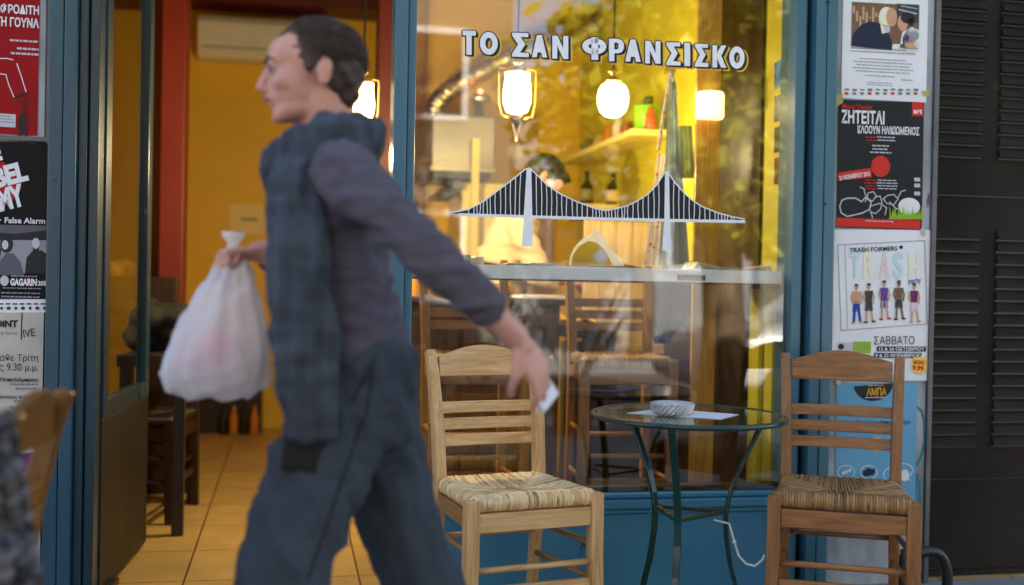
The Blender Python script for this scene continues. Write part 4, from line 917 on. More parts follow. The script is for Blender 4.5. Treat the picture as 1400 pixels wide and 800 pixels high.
MB().tube(q, [.058+.0025*math.sin(i*2.1)+.002*math.sin(i*.9) for i in range(len(q))], 14).build('flexible_duct', M['foil'], t, smooth=True)
# extractor stub and pole beside the hood
p = P(656, 130, 2.7)
t = thing('pipe_cowl', 'small steel cowl above the hood under the foil duct', 'cowl', tuple(p))
MB().lathe([(.03, -.22), (.03, -.05), (.075, -.03), (.055, .0), (.02, .01)], p, 16).build('cone', M['steel'], t, smooth=True); MB().ball(p+Vector((0, -.02, .018)), .013, 2).build('indicator', emit('red_indicator', (1, .12, .04), 4), t)
a, b = P(644, 300, 2.5), P(656, 190, 2.5)
tag(MB().bx(a.x, b.x, 2.50, 2.53, .9, b.z).build('upright', M['yellow_pale']), 'thin pale yellow upright under the right end of the steel hood', 'upright')
# low cupboard and worktop behind the cook
a, b = P(630, 360, 2.6), P(700, 252, 2.6)
t = thing('wall_cupboard', 'pale yellow kitchen unit behind the cook\'s shoulder', 'cupboard', ((a.x+b.x)/2, 2.9, 0))
MB().bx(a.x, b.x, 2.6, 3.18, 0, b.z).build('carcass', M['yellow_pale'], t, bevel=.005); MB().bx(a.x+.01, b.x-.01, 2.585, 2.597, b.z-.42, b.z-.03).build('door', M['yellow_pale'], t, bevel=.004)
a, b = P(612, 263, 2.4), P(630, 258, 2.4)
t = thing('tap', 'small dark tap on the kitchen wall under the hood', 'tap', tuple(a)); MB().tube([a+Vector((0, .78, .02)), a+Vector((.03, .1, .03)), a, a+Vector((-.01, -.02, -.03))], .016, 8).build('spout', M['black'], t, smooth=True); MB().bx(b.x-.03, b.x+.02, 2.5, 3.19, b.z+.01, b.z+.05).build('bracket', M['black'], t)
# service counter: brown cabinet
Yc = 1.15
a, b = P(556, 620, Yc), P(766, 409, Yc); xm = P(640, 500, Yc).x
t = thing('service_cabinet', 'dark brown panelled wooden cabinet behind the left cafe chair', 'cabinet', ((a.x+b.x)/2, Yc+.3, 0))
MB().bx(a.x, b.x, Yc, Yc+.55, 0, b.z-.032).build('carcass', M['cab_z'], t, bevel=.004)
MB().bx(a.x-.02, b.x+.02, Yc-.02, Yc+.57, b.z-.03, b.z).build('worktop', M['dark_z'], t, bevel=.006)
n_ = 3; wd = (b.x-a.x)/n_
for i in range(n_):
    x0, x1 = a.x+i*wd+.012, a.x+(i+1)*wd-.012
    mb = MB(); z0, z1 = .12, b.z-.07
    mb.bx(x0, x0+.05, Yc-.016, Yc-.001, z0, z1).bx(x1-.05, x1, Yc-.016, Yc-.001, z0, z1).bx(x0+.051, x1-.051, Yc-.0155, Yc-.001, z0, z0+.06).bx(x0+.051, x1-.051, Yc-.0155, Yc-.001, z1-.06, z1)
    d = mb.build('door', M['cab_z'], t, bevel=.004); MB().ball((x1-.03, Yc-.026, z1-.2), .012, 2).build('knob', M['brass'], d, smooth=True)
# things on the cabinet
def on(name, lb, cat, mb, mat, smooth=True, group=None): return tag(mb.build(name, mat, smooth=smooth), lb, cat, group)
zt_ = b.z+.001
p = P(683, 402, Yc+.2); on('bread_loaf', 'brown round loaf on the cabinet under the window counter', 'bread', MB().ball((p.x, Yc+.2, zt_+.03), (.075, .05, .036), 3), pmat('crust', lin((112, 74, 40)), .7, var=.3, scale=20, bump=.3, bscale=60))
p = P(585, 395, Yc+.2)
for i in range(5): on('menu_book', ['amber spined book first on the left of the cabinet', 'amber spined book second from the left on the cabinet', 'ochre book in the middle of the row on the cabinet', 'ochre book fourth in the row on the cabinet', 'dark red book ending the row on the cabinet'][i], 'book', MB().bx(p.x-.07+i*.036, p.x-.07+i*.036+.033, Yc+.1, Yc+.28, zt_, zt_+.13+.004*(i % 2)), pmat('book_cover', lin([(220, 150, 40), (226, 160, 50), (200, 132, 36), (206, 140, 40), (140, 26, 24)][i]), .5), False, 'books on the cabinet')
p = P(735, 405, Yc+.1); on('paper_stack', 'white papers lying on the cabinet right end', 'papers', MB().box((p.x, Yc+.15, zt_+.007), (.22, .2, .012), Matrix.Rotation(.2, 4, 'Z')), M['paper'], False)
# side table with yellow paper, steel fridge
Yt = 1.25
a, b = P(768, 446, Yt), P(818, 446, Yt)
t = thing('side_table', 'dark topped side table between the cabinet and the beige boards', 'table', ((a.x+b.x)/2, Yt+.2, 0))
MB().bx(a.x+.03, b.x+.1, Yt, Yt+.5, a.z-.055, a.z).build('tabletop', M['dark_z'], t, bevel=.004)
for sx in (a.x+.05, b.x+.07):
    for sy in (Yt+.03, Yt+.45): MB().bx(sx-.02, sx+.02, sy-.02, sy+.02, 0, a.z-.056).build('leg', M['dark_z'], t)
p = P(788, 436, Yt+.1); n = 14; mb = MB(); gr = []
for i in range(n+1):
    row = []
    for j in range(n+1):
        u, v = i/n-.5, j/n-.5
        row.append(mb.bm.verts.new((p.x+u*.20, Yt+.15+v*.2, a.z+.004+.05*abs(math.sin(u*5+.6))*(1-abs(v))+.012*math.sin(v*9+u*4)**2)))
    gr.append(row)
for i in range(n):
    for j in range(n): mb.bm.faces.new((gr[i][j], gr[i+1][j], gr[i+1][j+1], gr[i][j+1]))
on('wrapping_paper', 'crumpled orange yellow wrapping paper on the dark side table', 'paper', mb, pmat('orange_paper', lin((232, 176, 70)), .6))
a, b = P(772, 640, 1.6), P(803, 465, 1.6)
t = thing('fridge', 'grey blue metal fridge door under the side table', 'fridge', ((a.x+b.x)/2, 1.8, 0))
MB().bx(a.x, b.x+.02, 1.6, 1.74, .05, b.z-.01).build('body', pmat('grey_blue_enamel', lin((128, 148, 158)), .35, var=.15), t, bevel=.01); MB().bx(a.x+.01, a.x+.025, 1.57, 1.597, .3, b.z-.1).build('handle', M['steel'], t, bevel=.004)
# beige boarded serving partition
Yb = 1.42
a, b = P(796, 480, Yb), P(952, 302, Yb)
t = thing('boarded_partition', 'beige boarded serving counter front behind the bar stools', 'partition', ((a.x+b.x)/2, Yb, 0))
nb = 7; wd = (b.x-a.x)/nb
mb = MB()
for i in range(nb): mb.bx(a.x+i*wd+.0015, a.x+(i+1)*wd-.0015, Yb, Yb+.03, a.z, b.z)
mb.build('boards', M['beige_z'], t, bevel=.003)
MB().bx(a.x, b.x, Yb+.001, Yb+.029, .0, a.z-.002).build('dark_base', M['dark_z'], t); MB().bx(a.x-.01, b.x+.01, Yb-.03, Yb+.40, b.z+.002, b.z+.035).build('ledge', M['beige_z'], t, bevel=.005); MB().bx(a.x, b.x, Yb-.012, Yb-.001, a.z-.01, a.z+.035).build('rail', M['beige_z'], t, bevel=.003)
# long shelf on the side wall and what stands on it
s0, s1 = 1.35, 2.85; zsf = P(880, 176, 1.35).z
tag(MB().bx(RW-.215, RW-.002, s0, s1, zsf-.03, zsf).build('wall_shelf', M['yellow_pale'], bevel=.003), 'long pale shelf on the side wall carrying the green tin', 'shelf')
for yy in (1.35, 2.3): pass
zs_ = zsf+.001
def at(px, py, X_=RW-.10): return PX(px, py, X_)
c = P(883, 172, 1.46)
t = thing('green_tin', 'bright green lidded tin on the near end of the shelf', 'tin', (c.x, 1.46, zs_))
M['tin'] = pmat('green_tin_paint', lin((128, 200, 24)), .35, var=.05)
k = scl(883, 160, 1.46); MB().lathe([(.5*31*k, 0), (.5*31*k, 27*k)], (c.x, 1.46, zs_), 28).build('body', M['tin'], t); MB().lathe([(.5*34*k, 27.2*k), (.5*34*k, 33*k), (.4*34*k, 34.5*k)], (c.x, 1.46, zs_), 28).build('lid', M['tin'], t)
on('mug', 'dark mug turned over on the lid of the green tin', 'mug', MB().lathe([(.024, 0), (.024, .04), (.018, .045)], (c.x+.015, 1.47, zs_+34.7*k), 16), pmat('dark_green_glaze', lin((38, 58, 20)), .3))
JARS = [(768, 2.55, .05, .09, (120, 110, 60), 'wire basket with glass jars at the far end of the shelf', 'basket'), (783, 2.3, .045, .08, (196, 170, 110), 'pale stoneware jar second from the far end of the shelf', 'jar'), (797, 2.12, .042, .12, (196, 120, 40), 'tall orange tin in the middle of the shelf', 'tin'),
        (811, 1.95, .035, .13, (226, 214, 190), 'white bottle next to the orange tin on the shelf', 'bottle'), (824, 1.80, .035, .10, (170, 100, 50), 'brown spice jar on the shelf below the round lamp', 'jar'), (905, 1.40, .03, .11, (190, 90, 50), 'reddish packet beside the green tin', 'packet')]
for px_, yy, r_, h_, c_, lb, nm in JARS:
    mt = pmat(nm+'_glaze', lin(c_), .35, var=.1)
    xx = RW-.105
    o = on(nm, lb, nm, MB().lathe([(r_*.9, 0), (r_, .01), (r_, h_*.7), (r_*.6, h_*.86), (r_*.6, h_), (r_*.5, h_+.004)], (xx, yy, zs_), 16), mt)
# lower shelf with bottles
Yl = 2.35; zl = P(830, 281, Yl).z
a, b = P(786, 280, Yl), P(912, 280, Yl)
tag(MB().bx(a.x, min(b.x, RW-.003), Yl-.10, Yl+.12, zl-.03, zl).build('bottle_shelf', M['yellow_pale'], bevel=.003), 'lower pale shelf with bottles above the beige boards', 'shelf')
def bottle(px_, wpx, hpx, lb, glass, labelc=None, cat='bottle'):
    c = P(px_, 280, Yl); k = scl(px_, 280, Yl); r = wpx*k/2; h = hpx*k
    t = thing('bottle', lb, cat, (c.x, Yl, zl))
    MB().lathe([(r*.9, .001), (r, .006), (r, h*.52), (r*.75, h*.62), (r*.36, h*.72), (r*.34, h*.95), (r*.42, h*.955), (r*.42, h)], (c.x, Yl, zl), 18).build('glass', glass, t, smooth=True)
    if labelc: MB().lathe([(r*1.02, h*.12), (r*1.02, h*.46)], (c.x, Yl, zl), 18).build('paper_label', pmat('bottle_label', lin(labelc), .6), t, smooth=True)
M['dark_glass'] = pmat('dark_bottle_glass', lin((30, 26, 12)), .12, var=.1); M['amber_glass'] = pmat('amber_glass', lin((190, 120, 40)), .15)
bottle(802, 17, 44, 'dark bottle standing left on the lower bottle shelf', M['dark_glass'], (150, 140, 90)); bottle(838, 19, 43, 'tall black necked bottle with a cream label on the lower shelf', M['dark_glass'], (232, 200, 130)); bottle(854, 17, 35, 'amber bottle with a dark cap on the lower shelf', M['amber_glass'], (230, 200, 150))
c = P(884, 280, Yl); k = scl(884, 280, Yl)
t = thing('casserole', 'dark casserole with a white lid at the right end of the lower shelf', 'pot', (c.x, Yl, zl))
MB().lathe([(11*k, .001), (12*k, .01), (12*k, 20*k)], (c.x-.02, Yl, zl), 20).build('pot', M['amber_glass'], t, smooth=True); MB().lathe([(13*k, 20.5*k), (13*k, 25*k), (10*k, 27*k), (2*k, 28*k)], (c.x-.02, Yl, zl), 20).build('lid', M['white'], t, smooth=True)
# gold board with an added glow imitating a lamp's reflection
Yg = .46
a, b = P(948, 372, Yg), P(987, 60, Yg)
t = thing('wall_board', 'varnished golden board standing upright by the aprons', 'board', ((a.x+b.x)/2, Yg, 0))
MB().bx(a.x, min(b.x, RW-.003), Yg, Yg+.02, 0, 2.5).build('plank', M['gold_z'], t, bevel=.003)
c = P(967, 146, Yg); k = scl(967, 146, Yg)
t = thing('board_reflection', 'added glowing cylinder imitating a lamp reflection on the golden board', 'lamp', tuple(c))
MB().lathe([(17*k, -17*k), (18.5*k, -14*k), (18.5*k, 14*k), (17*k, 17*k)], (c.x, Yg-.028, c.z), 20).build('glass_shade', M['soft_glow'], t, smooth=True); MB().bx(c.x-.02, c.x+.02, Yg-.03, Yg-.001, c.z-.01, c.z+.01).build('bracket', M['brass'], t)
ld = bpy.data.lights.new('lamp_light', 'POINT'); ld.energy = LAMP_W*.06; ld.color = (1, .72, .36); ld.shadow_soft_size = .04  # added light for the imitated reflection, no lamp is mounted there
lo = bpy.data.objects.new('lamp_light', ld); COL.objects.link(lo); lo.location = (c.x-.08, Yg-.14, c.z); lo.parent = t; lo.matrix_parent_inverse = parent_world(t).inverted()
M['umber'] = wood('dark_umber_board', lin((34, 26, 8)), lin((50, 38, 12)), 'z', k=.6, rough=.35)
a, b = PX(984, 200, RW), PX(1044, 200, RW)
tag(MB().bx(RW-.014, RW-.002, min(a.y, b.y), max(a.y, b.y), 0, 3.1).build('wall_panel', M['umber']), 'dark umber panel on the side wall between the golden board and the yellow strip', 'panel')
tag(MB().bx(RW-.016, RW-.002, .67, 1.40, 0, 1.22).build('wainscot', M['dark_z']), 'dark wooden wainscot along the lower side wall behind the bistro table', 'wainscot')
# hanging aprons and cloths: pleated sheets
def cloth(name, lb, outline, Y, mat, amp=.012, freq=55, cat='apron', group=None, th=.004):
    """outline: rows of (xl, xr, y) pixels from top to bottom"""
    mb = MB(); n = 22; rows = []
    dense = []
    for (l0, r0, y0), (l1, r1, y1) in zip(outline, outline[1:]):
        for k in range(8): u = k/8; dense.append((l0+(l1-l0)*u, r0+(r1-r0)*u, y0+(y1-y0)*u))
    dense.append(outline[-1])
    for j, (l, r, y) in enumerate(dense):
        row = []
        for i in range(n+1):
            u = i/n; q = P(l+(r-l)*u, y, Y); f = j/len(dense)
            q.y += amp*(math.sin(u*freq*.35+j*.05)+.6*math.sin(u*freq*.2+1.3-j*.04))*(.4+.6*f); row.append(mb.bm.verts.new(q))
        rows.append(row)
    for a_, b_ in zip(rows, rows[1:]):
        for i in range(n): mb.bm.faces.new((a_[i], a_[i+1], b_[i+1], b_[i]))
    bmesh.ops.solidify(mb.bm, geom=mb.bm.faces[:], thickness=th)
    return tag(mb.build(name, mat, smooth=True), lb, cat, group)
M['apron_blue'] = pmat('grey_blue_cotton', lin((172, 186, 192)), .85, var=.12, scale=10, bump=.2, bscale=200)
M['apron_grey'] = pmat('sage_towel', lin((168, 180, 146)), .9, var=.1, scale=10)
M['floral'] = pmat('red_flowered_cotton', lin((226, 216, 206)), .85, var=.02, scale=60, col2=lin((196, 70, 60)), thr=(.60, .64))
cloth('hanging_apron', 'long grey blue apron hanging from the hook by the golden board', [(917, 923, 112), (913, 927, 160), (909, 933, 240), (905, 939, 300), (902, 943, 362)], .56, M['apron_blue'])
cloth('hanging_towel', 'short sage towel hanging behind the grey blue apron', [(928, 946, 172), (930, 949, 210), (931, 950, 244)], .60, M['apron_grey'], .006)
cloth('hanging_apron', 'white apron with red flowers hanging left of the grey blue apron', [(899, 915, 210), (892, 914, 270), (885, 912, 330), (879, 910, 364)], .64, M['floral'], .007)
a = P(918, 96, .60)
t = thing('wall_hook', 'hook and twisted tie strings above the aprons', 'hook', tuple(a)); MB().bx(a.x-.012, a.x+.012, .58, .66, a.z-.01, a.z+.015).build('hook', M['brass'], t); MB().tube([a, P(908, 150, .60), P(900, 205, .63)], .008, 6).build('string', M['floral'], t); MB().tube([a, P(924, 130, .56)], .008, 6).build('string', M['apron_blue'], t)
# yellow trims on the side wall, photographs
for (pa, pb, Y, lb) in ((1030, 1043, .55, 'tall lime yellow strip left of the photographs'), (1054, 1062, .28, 'narrow lime yellow strip under the photographs')):
    a, b = PX(pa, 500, RW), PX(pb, 500, RW); tag(MB().bx(RW-.02, RW-.002, min(a.y, b.y), max(a.y, b.y), .0, 1.1).build('wall_trim', M['lime']), lb, 'trim')
PH = [(1059, 1073, 80, 122, (60, 120, 170)), (1059, 1073, 127, 167, (110, 110, 120)), (1059, 1073, 171, 209, (24, 22, 24)), (1059, 1073, 213, 252, (110, 40, 26)), (1075.5, 1083, 77, 118, (130, 134, 146)), (1075.5, 1083, 123, 163, (120, 70, 40)), (1075.5, 1083, 168, 206, (140, 80, 40)), (1075.5, 1083, 210, 250, (70, 24, 18))]
NM = ['blue seascape', 'grey street', 'black line drawing', 'dark red sunset', 'pale grey', 'amber', 'brown', 'darkest red']
for i, (xa, xb, ya, yb, c_) in enumerate(PH):
    a, b = PX(xa, yb, RW-.003), PX(xb, ya, RW-.003)
    ph = MB().bx(RW-.006, RW-.001, a.y, b.y, a.z, b.z).build('photo_print', pmat('photo_print', lin(c_), .3, var=.5, scale=30))
    tag(ph, NM[i]+' photograph, '+['top', 'second', 'third', 'bottom'][i % 4]+' of the '+('inner' if i < 4 else 'outer')+' row by the window edge', 'photograph', 'photographs beside the window')
# white counter along the window
a0_, a1_ = P(562, 384, .05), P(1078, 368, .05); zb0 = (P(820, 384, .05).z+P(820, 365, .05).z)/2; kk = scl(820, 375, .05)
t = thing('window_counter', 'white edged bar counter running along the inside of the window', 'counter', ((a0_.x+a1_.x)/2, .2, 0))
cz = P(820, 374.5, .05).z
MB().bx(W_l+.004, RW-.004, .05, .058, cz-.024, cz+.024).build('white_edge', M['white'], t, bevel=.002)
MB().bx(W_l+.004, RW-.004, .059, .40, cz-.030, cz+.020).build('counter_top', M['dark_z'], t, bevel=.003)
a = P(945, 379, .05); MB().bx(a.x-.055, a.x+.055, .0475, .0497, a.z-.012, a.z+.008).build('worn_patch', pmat('worn_paint', lin((120, 104, 70)), .8, var=.4, scale=40), t)
zc = cz+.021
# yellow and white wrapped paper on the counter
mb = MB(); out = [(779, 364), (781, 350), (787, 338), (797, 327), (807, 322), (815, 312), (822, 320), (832, 334), (842, 346), (851, 357), (855, 364)]
mb.prism([P(x, y, .22) for x, y in out], (0, .02, 0))
o = mb.build('paper_bag', pmat('white_wrapper', lin((250, 250, 246)), .55, var=.04), bevel=.006, seg=3); tag(o, 'white and yellow wrapped paper parcel standing on the window counter', 'parcel')
MB().prism([P(x, y, .216) for x, y in ((780, 363), (783, 348), (790, 338), (804, 329), (816, 332), (826, 341), (832, 352), (838, 363))], (0, -.004, 0)).build('yellow_print', pmat('yellow_print', lin((255, 222, 60)), .5), o, bevel=.002)
c = P(821, 351, .21); MB().ball((c.x, .212, c.z), (.03, .003, .024), 2).build('white_mark', M['white'], o)
mb = MB()
pts = [P(x, y, .2) for x, y in ((948, 368), (955, 358), (990, 366), (1030, 367), (1062, 361), (1066, 370), (1062, 373), (1000, 374), (952, 372))]
tag(mb.prism(pts, (0, .14, 0)).build('newspaper', pmat('newsprint', lin((196, 186, 160)), .8, var=.2, scale=30), bevel=.002), 'folded newspaper on the right end of the window counter', 'newspaper')
for (px_, py_, w_, h_, c_, lb, nm) in ((632, 350, 17, 15, (96, 128, 76), 'small green box on the left of the window counter', 'box'), (652, 353, 12, 13, (220, 200, 150), 'little cream cup beside the green box on the window counter', 'cup'), (706, 359, 34, 5, (150, 150, 84), 'flat green packet on the window counter before the cook', 'packet'), (738, 357, 36, 6, (186, 196, 190), 'folded clear wrapper on the window counter before the cook', 'wrapper')):
    c = P(px_, 366, .25); k = scl(px_, 366, .25)
    tag(MB().box((c.x, .25, zc+h_*k*.5), (w_*k, .07, h_*k), Matrix.Rotation(.15, 4, 'Z')).build(nm, pmat(nm+'_print', lin(c_), .5, var=.25, scale=30), bevel=.006, seg=3), lb, nm)
for ax in 'xyz': M['stool_'+ax] = wood('stool_wood_'+ax, lin((118, 78, 36)), lin((160, 114, 60)), ax)
def thin_paper(m):
    t = m.node_tree; b = t.nodes['Principled BSDF']; tl = t.nodes.new('ShaderNodeBsdfTranslucent'); t.links.new(b.inputs['Base Color'].links[0].from_socket, tl.inputs[0]); mx = t.nodes.new('ShaderNodeMixShader'); mx.inputs[0].default_value = .5
    t.links.new(b.outputs[0], mx.inputs[1]); t.links.new(tl.outputs[0], mx.inputs[2]); t.links.new(mx.outputs[0], t.nodes['Material Output'].inputs[0])
for k_ in ('white_wrapper', 'yellow_print'): thin_paper(bpy.data.materials[k_])
# bar stools inside, facing the window
st1 = make_chair('rush seated bar stool with a blue jacket on its back, behind the bistro table', 'stool', M['rush_brown'], SH=.815, H=1.22, w0=.36, w1=.33, dpt=.33, cat='bar stool', group='bar stools at the window counter', name='bar_stool', arch=.02)
c = P(862, 500, .42); st1.location = (c.x, .58, 0); st1.rotation_euler = (0, 0, R(-3))
st2 = copy_tree(st1); st2['label'] = 'bar stool partly hidden behind the light oak cafe chair'
c = P(655, 500, .42); st2.location = (c.x, .58, 0); st2.rotation_euler = (0, 0, R(2))
M['denim'] = pmat('blue_denim', lin((44, 74, 130)), .85, var=.25, scale=12, bump=.3, bscale=150)
cloth('jacket', 'blue jacket hung over the back of the bar stool behind the bistro table', [(886, 962, 386), (882, 966, 400), (884, 962, 430), (890, 925, 452), (896, 916, 470)], .86, M['denim'], .012, 40, 'jacket')
cloth('leather_bag', 'reddish brown leather bag hanging right of the blue jacket', [(928, 972, 388), (926, 980, 405), (926, 981, 425), (932, 976, 445), (940, 966, 458)], .92, pmat('brown_leather', lin((104, 50, 34)), .35, var=.2), .02, 18, 'bag', None, .03)

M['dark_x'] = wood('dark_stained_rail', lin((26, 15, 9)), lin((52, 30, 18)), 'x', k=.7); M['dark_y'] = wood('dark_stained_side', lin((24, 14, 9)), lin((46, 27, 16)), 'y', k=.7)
# ------------ the dim left side seen through the doorway
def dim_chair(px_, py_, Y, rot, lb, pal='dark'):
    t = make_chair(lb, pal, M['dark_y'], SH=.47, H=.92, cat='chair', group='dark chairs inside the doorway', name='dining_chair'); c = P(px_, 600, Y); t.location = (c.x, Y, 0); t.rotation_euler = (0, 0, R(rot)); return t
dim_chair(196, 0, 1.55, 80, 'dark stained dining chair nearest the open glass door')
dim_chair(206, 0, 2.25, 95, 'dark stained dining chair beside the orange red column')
a = P(228, 740, 1.05); b = P(250, 740, 1.05)
zt0 = P(220, 482, 1.2).z
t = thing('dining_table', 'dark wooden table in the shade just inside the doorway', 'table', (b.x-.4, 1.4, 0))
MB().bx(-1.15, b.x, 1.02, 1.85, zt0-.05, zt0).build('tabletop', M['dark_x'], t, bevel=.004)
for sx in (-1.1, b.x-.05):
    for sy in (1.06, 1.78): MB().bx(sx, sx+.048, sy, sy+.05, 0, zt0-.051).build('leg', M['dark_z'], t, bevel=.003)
tag(MB().bx(-1.19, P(250, 500, 2.4).x, 2.02, 2.16, 0, 1.10).build('shade_screen', M['dark_z'], bevel=.006), 'tall dark bench added before the red column to deepen the shade inside the doorway', 'screen')  # added dark screen, stands in for the deep shade inside the doorway
rr = random.Random(4)
def lump(name, lb, cat, c, rad, mat, n=16, seed=1):
    r_ = random.Random(seed); bl = [(Vector(c)+Vector((r_.uniform(-1, 1)*rad[0]*.6, r_.uniform(-1, 1)*rad[1]*.6, r_.uniform(-1, 1)*rad[2]*.6)), (rad[0]*r_.uniform(.2, .55), rad[1]*r_.uniform(.25, .5), rad[2]*r_.uniform(.25, .6))) for _ in range(n)]
    o = blobs_mesh(name, mat, None, bl, .016, 3); return tag(o, lb, cat)
p = P(250, 420, 1.45); lump('black_bag', 'heap of black coats on the table inside the doorway', 'coats', (p.x-.08, 1.45, zt0+.09), (.24, .25, .12), M['black_cloth'], 34, 3)
p = P(190, 440, 1.35); lump('dark_bag', 'dark bag on the table behind the door glass', 'bag', (p.x, 1.4, zt0+.12), (.15, .22, .13), M['black_cloth'], 14, 5)
p = P(172, 365, 2.3); lump('yellow_cushion', 'dull yellow cloth bundle behind the door glass', 'cloth', (p.x, 2.2, P(172, 372, 2.2).z), (.12, .15, .09), pmat('ochre_cloth', lin((170, 128, 50)), .9), 10, 8)
a, b = P(300, 588, 4.25), P(358, 545, 4.25)
t = thing('low_cupboard', 'low dark cupboard with bottles at the end of the tiled floor', 'cupboard', ((a.x+b.x)/2, 4.4, 0))
MB().bx(a.x-.25, b.x, 4.28, 4.54, 0.001, b.z+.35).build('carcass', M['dark_z'], t, bevel=.004)
for i in range(4):
    c = P(306+i*14, 560, 4.2); tag(MB().lathe([(.028, 0), (.03, .01), (.03, .12), (.012, .16), (.012, .2)], (c.x, 4.2, .001), 12).build('bottle', M['amber_glass'] if i % 2 else M['dark_glass'], smooth=True), ['dark bottle first from the left before the low cupboard', 'amber bottle second from the left before the low cupboard', 'dark bottle third from the left before the low cupboard', 'amber bottle at the right end before the low cupboard'][i], 'bottle', 'bottles on the floor before the cupboard')
# ================================================================== PEOPLE
def head_blobs(c, f, u, s=1.0):
    """c centre at eye level, f the way the face looks, u up"""
    f = Vector(f).normalized(); u = (Vector(u)-f*Vector(u).dot(f)).normalized(); l = u.cross(f)
    rot = Matrix((f, l, u)).transposed().to_4x4()
    W = lambda a, b, d: Vector(c)+(f*a+l*b+u*d)*s
    B = []
    def e(a, b, d, ra, rb, rd): B.append((W(a, b, d), (ra*s, rb*s, rd*s), rot))
    e(-.016, 0, .032, .094, .074, .084); e(.035, 0, -.025, .052, .060, .070); e(.050, 0, .035, .040, .054, .045)
    e(.030, 0, -.075, .048, .050, .032); e(.058, 0, -.088, .026, .030, .020); e(.068, 0, -.094, .016, .018, .013)
    for t in range(6):
        k = t/5; e(.086+.018*k, 0, .010-.042*k, .008+.004*k, .0085+.004*k, .010)
    e(.094, 0, -.037, .012, .017, .008)
    for sg_ in (-1, 1):
        e(.080, sg_*.026, .020, .012, .022, .008); e(.058, sg_*.038, -.024, .026, .022, .022); e(.074, sg_*.030, .001, .012, .015, .009)
        e(-.020, sg_*.074, -.008, .017, .009, .029); e(-.026, sg_*.080, .004, .014, .006, .020); e(-.014, sg_*.076, -.028, .009, .008, .010)
    e(.084, 0, -.055, .011, .022, .006); e(.081, 0, -.066, .011, .020, .007); e(.076, 0, -.060, .012, .024, .012)
    return B, W, rot
def hand_blobs(wrist, d, n, side, s=1.0, curl=(.5, .6, .5), thumb=.6, spread=.06):
    """d finger direction, n palm normal (fingers curl towards n), side = +1/-1 puts the thumb on n x d side"""
    d = Vector(d).normalized(); n = (Vector(n)-d*Vector(n).dot(d)).normalized(); t = n.cross(d)*side
    B = []; rot = Matrix((d, t, n)).transposed().to_4x4(); W = Vector(wrist)
    B += chain([(W, .023*s), (W+d*.02*s, .024*s)])
    for k in range(5):
        q = W+d*(.03+.014*k)*s; B.append((q, (.022*s, (.034+.002*k)*s, .014*s), rot))
    roots = [(.094, .030, .068, .0088), (.098, .010, .077, .0092), (.094, -.011, .071, .0088), (.084, -.030, .055, .0078)]
    for i, (a, b, L_, r) in enumerate(roots):
        p = W+(d*a+t*b)*s; dd = (d+t*(spread*(1.5-i))).normalized(); ang = 0; seg = [L_*.46, L_*.31, L_*.25]; pts = [(p-dd*.03*s, r*1.05*s), (p, r*1.08*s)]
        for j in range(3):
            ang += curl[j]*(1+.08*i); v = dd*math.cos(ang)+n*math.sin(ang); p = p+v*seg[j]*s; pts.append((p, r*(1-.1*(j+1))*s))
        B += chain(pts, .5)
    p = W+(d*.030+t*.024)*s; pts = [(p, .014*s)]; v = (d*.7+t*.65+n*.25).normalized(); p = p+v*.040*s; pts.append((p, .0115*s)); v = (d*.85+t*.25+n*thumb).normalized(); p = p+v*.032*s; pts.append((p, .0105*s)); v = (d*.9-t*.1+n*thumb).normalized(); p = p+v*.026*s; pts.append((p, .0085*s))
    B += chain(pts, .5); return B
def strands(name, mat, parent, W, s, n, seed, cover, length, rad=.0012):
    """short hair locks combed back over the skull; cover() gives the chance of growth"""
    mb = MB(); rr = random.Random(seed); k = 0
    while k < n:
        th, ph = rr.uniform(0, 2*math.pi), math.acos(rr.uniform(-.6, 1)); a, b, d = math.sin(ph)*math.cos(th), math.sin(ph)*math.sin(th), math.cos(ph)
        if rr.random() > cover(a, b, d): continue
        k += 1; pts = []
        q = Vector((a, b, d)); flow = Vector((-.9+rr.gauss(0, .25), .3*b+rr.gauss(0, .3), -.45+rr.gauss(0, .2))); flow = (flow-q*flow.dot(q)).normalized()
        L_ = length*rr.uniform(.5, 1.3); lift = max(0, rr.gauss(.006, .007)); wv = rr.uniform(0, 6)
        for j in range(5):
            u = j/4; v = (q+flow*u*L_/.09+q.cross(flow)*.05*math.sin(u*4+wv)).normalized(); r_ = .985+lift*u*6
            pts.append(W(-.020+.098*v.x*r_, .081*v.y*r_, .032+.085*v.z*r_))
        mb.tube(pts, [rad*1.6, rad*2, rad*1.8, rad*1.2, rad*.4], 4, cap=False)
    return mb.build(name, mat, parent, smooth=True)
def soft(e, w): return max(0, min(1, e/w+.5))
def hairline(a, b, d):
    front = soft(.42-a + max(0, d-.50)*1.3, .16); ear = 1 if abs(b) < .62 or a < -.42 else soft(d-.10, .2); nape = soft(d+.42, .15)
    return front*ear*nape
M['hair'] = pmat('dark_brown_hair', lin((62, 46, 36)), .62, var=.3, scale=30, bump=.15, bscale=300)
M['black_hair'] = pmat('black_hair', lin((30, 24, 20)), .45, var=.3, scale=30, bump=.4, bscale=240)
M['eye_white'] = plain('eye_white', (.30, .26, .24), .6, .1); M['iris'] = plain('dark_iris', (.03, .02, .015), .15)
M['lip'] = pmat('lip_skin', lin((186, 104, 98)), .45, var=.05)
M['knit_top'] = pmat('mauve_grey_jersey', lin((82, 76, 87)), .9, var=.10, scale=18, bump=.25, bscale=260)
M['trouser'] = pmat('slate_blue_cotton', lin((52, 59, 69)), .9, var=.14, scale=7, bump=.3, bscale=120)
M['shoe'] = pmat('black_shoe_leather', (.02, .02, .022), .4, var=.2)
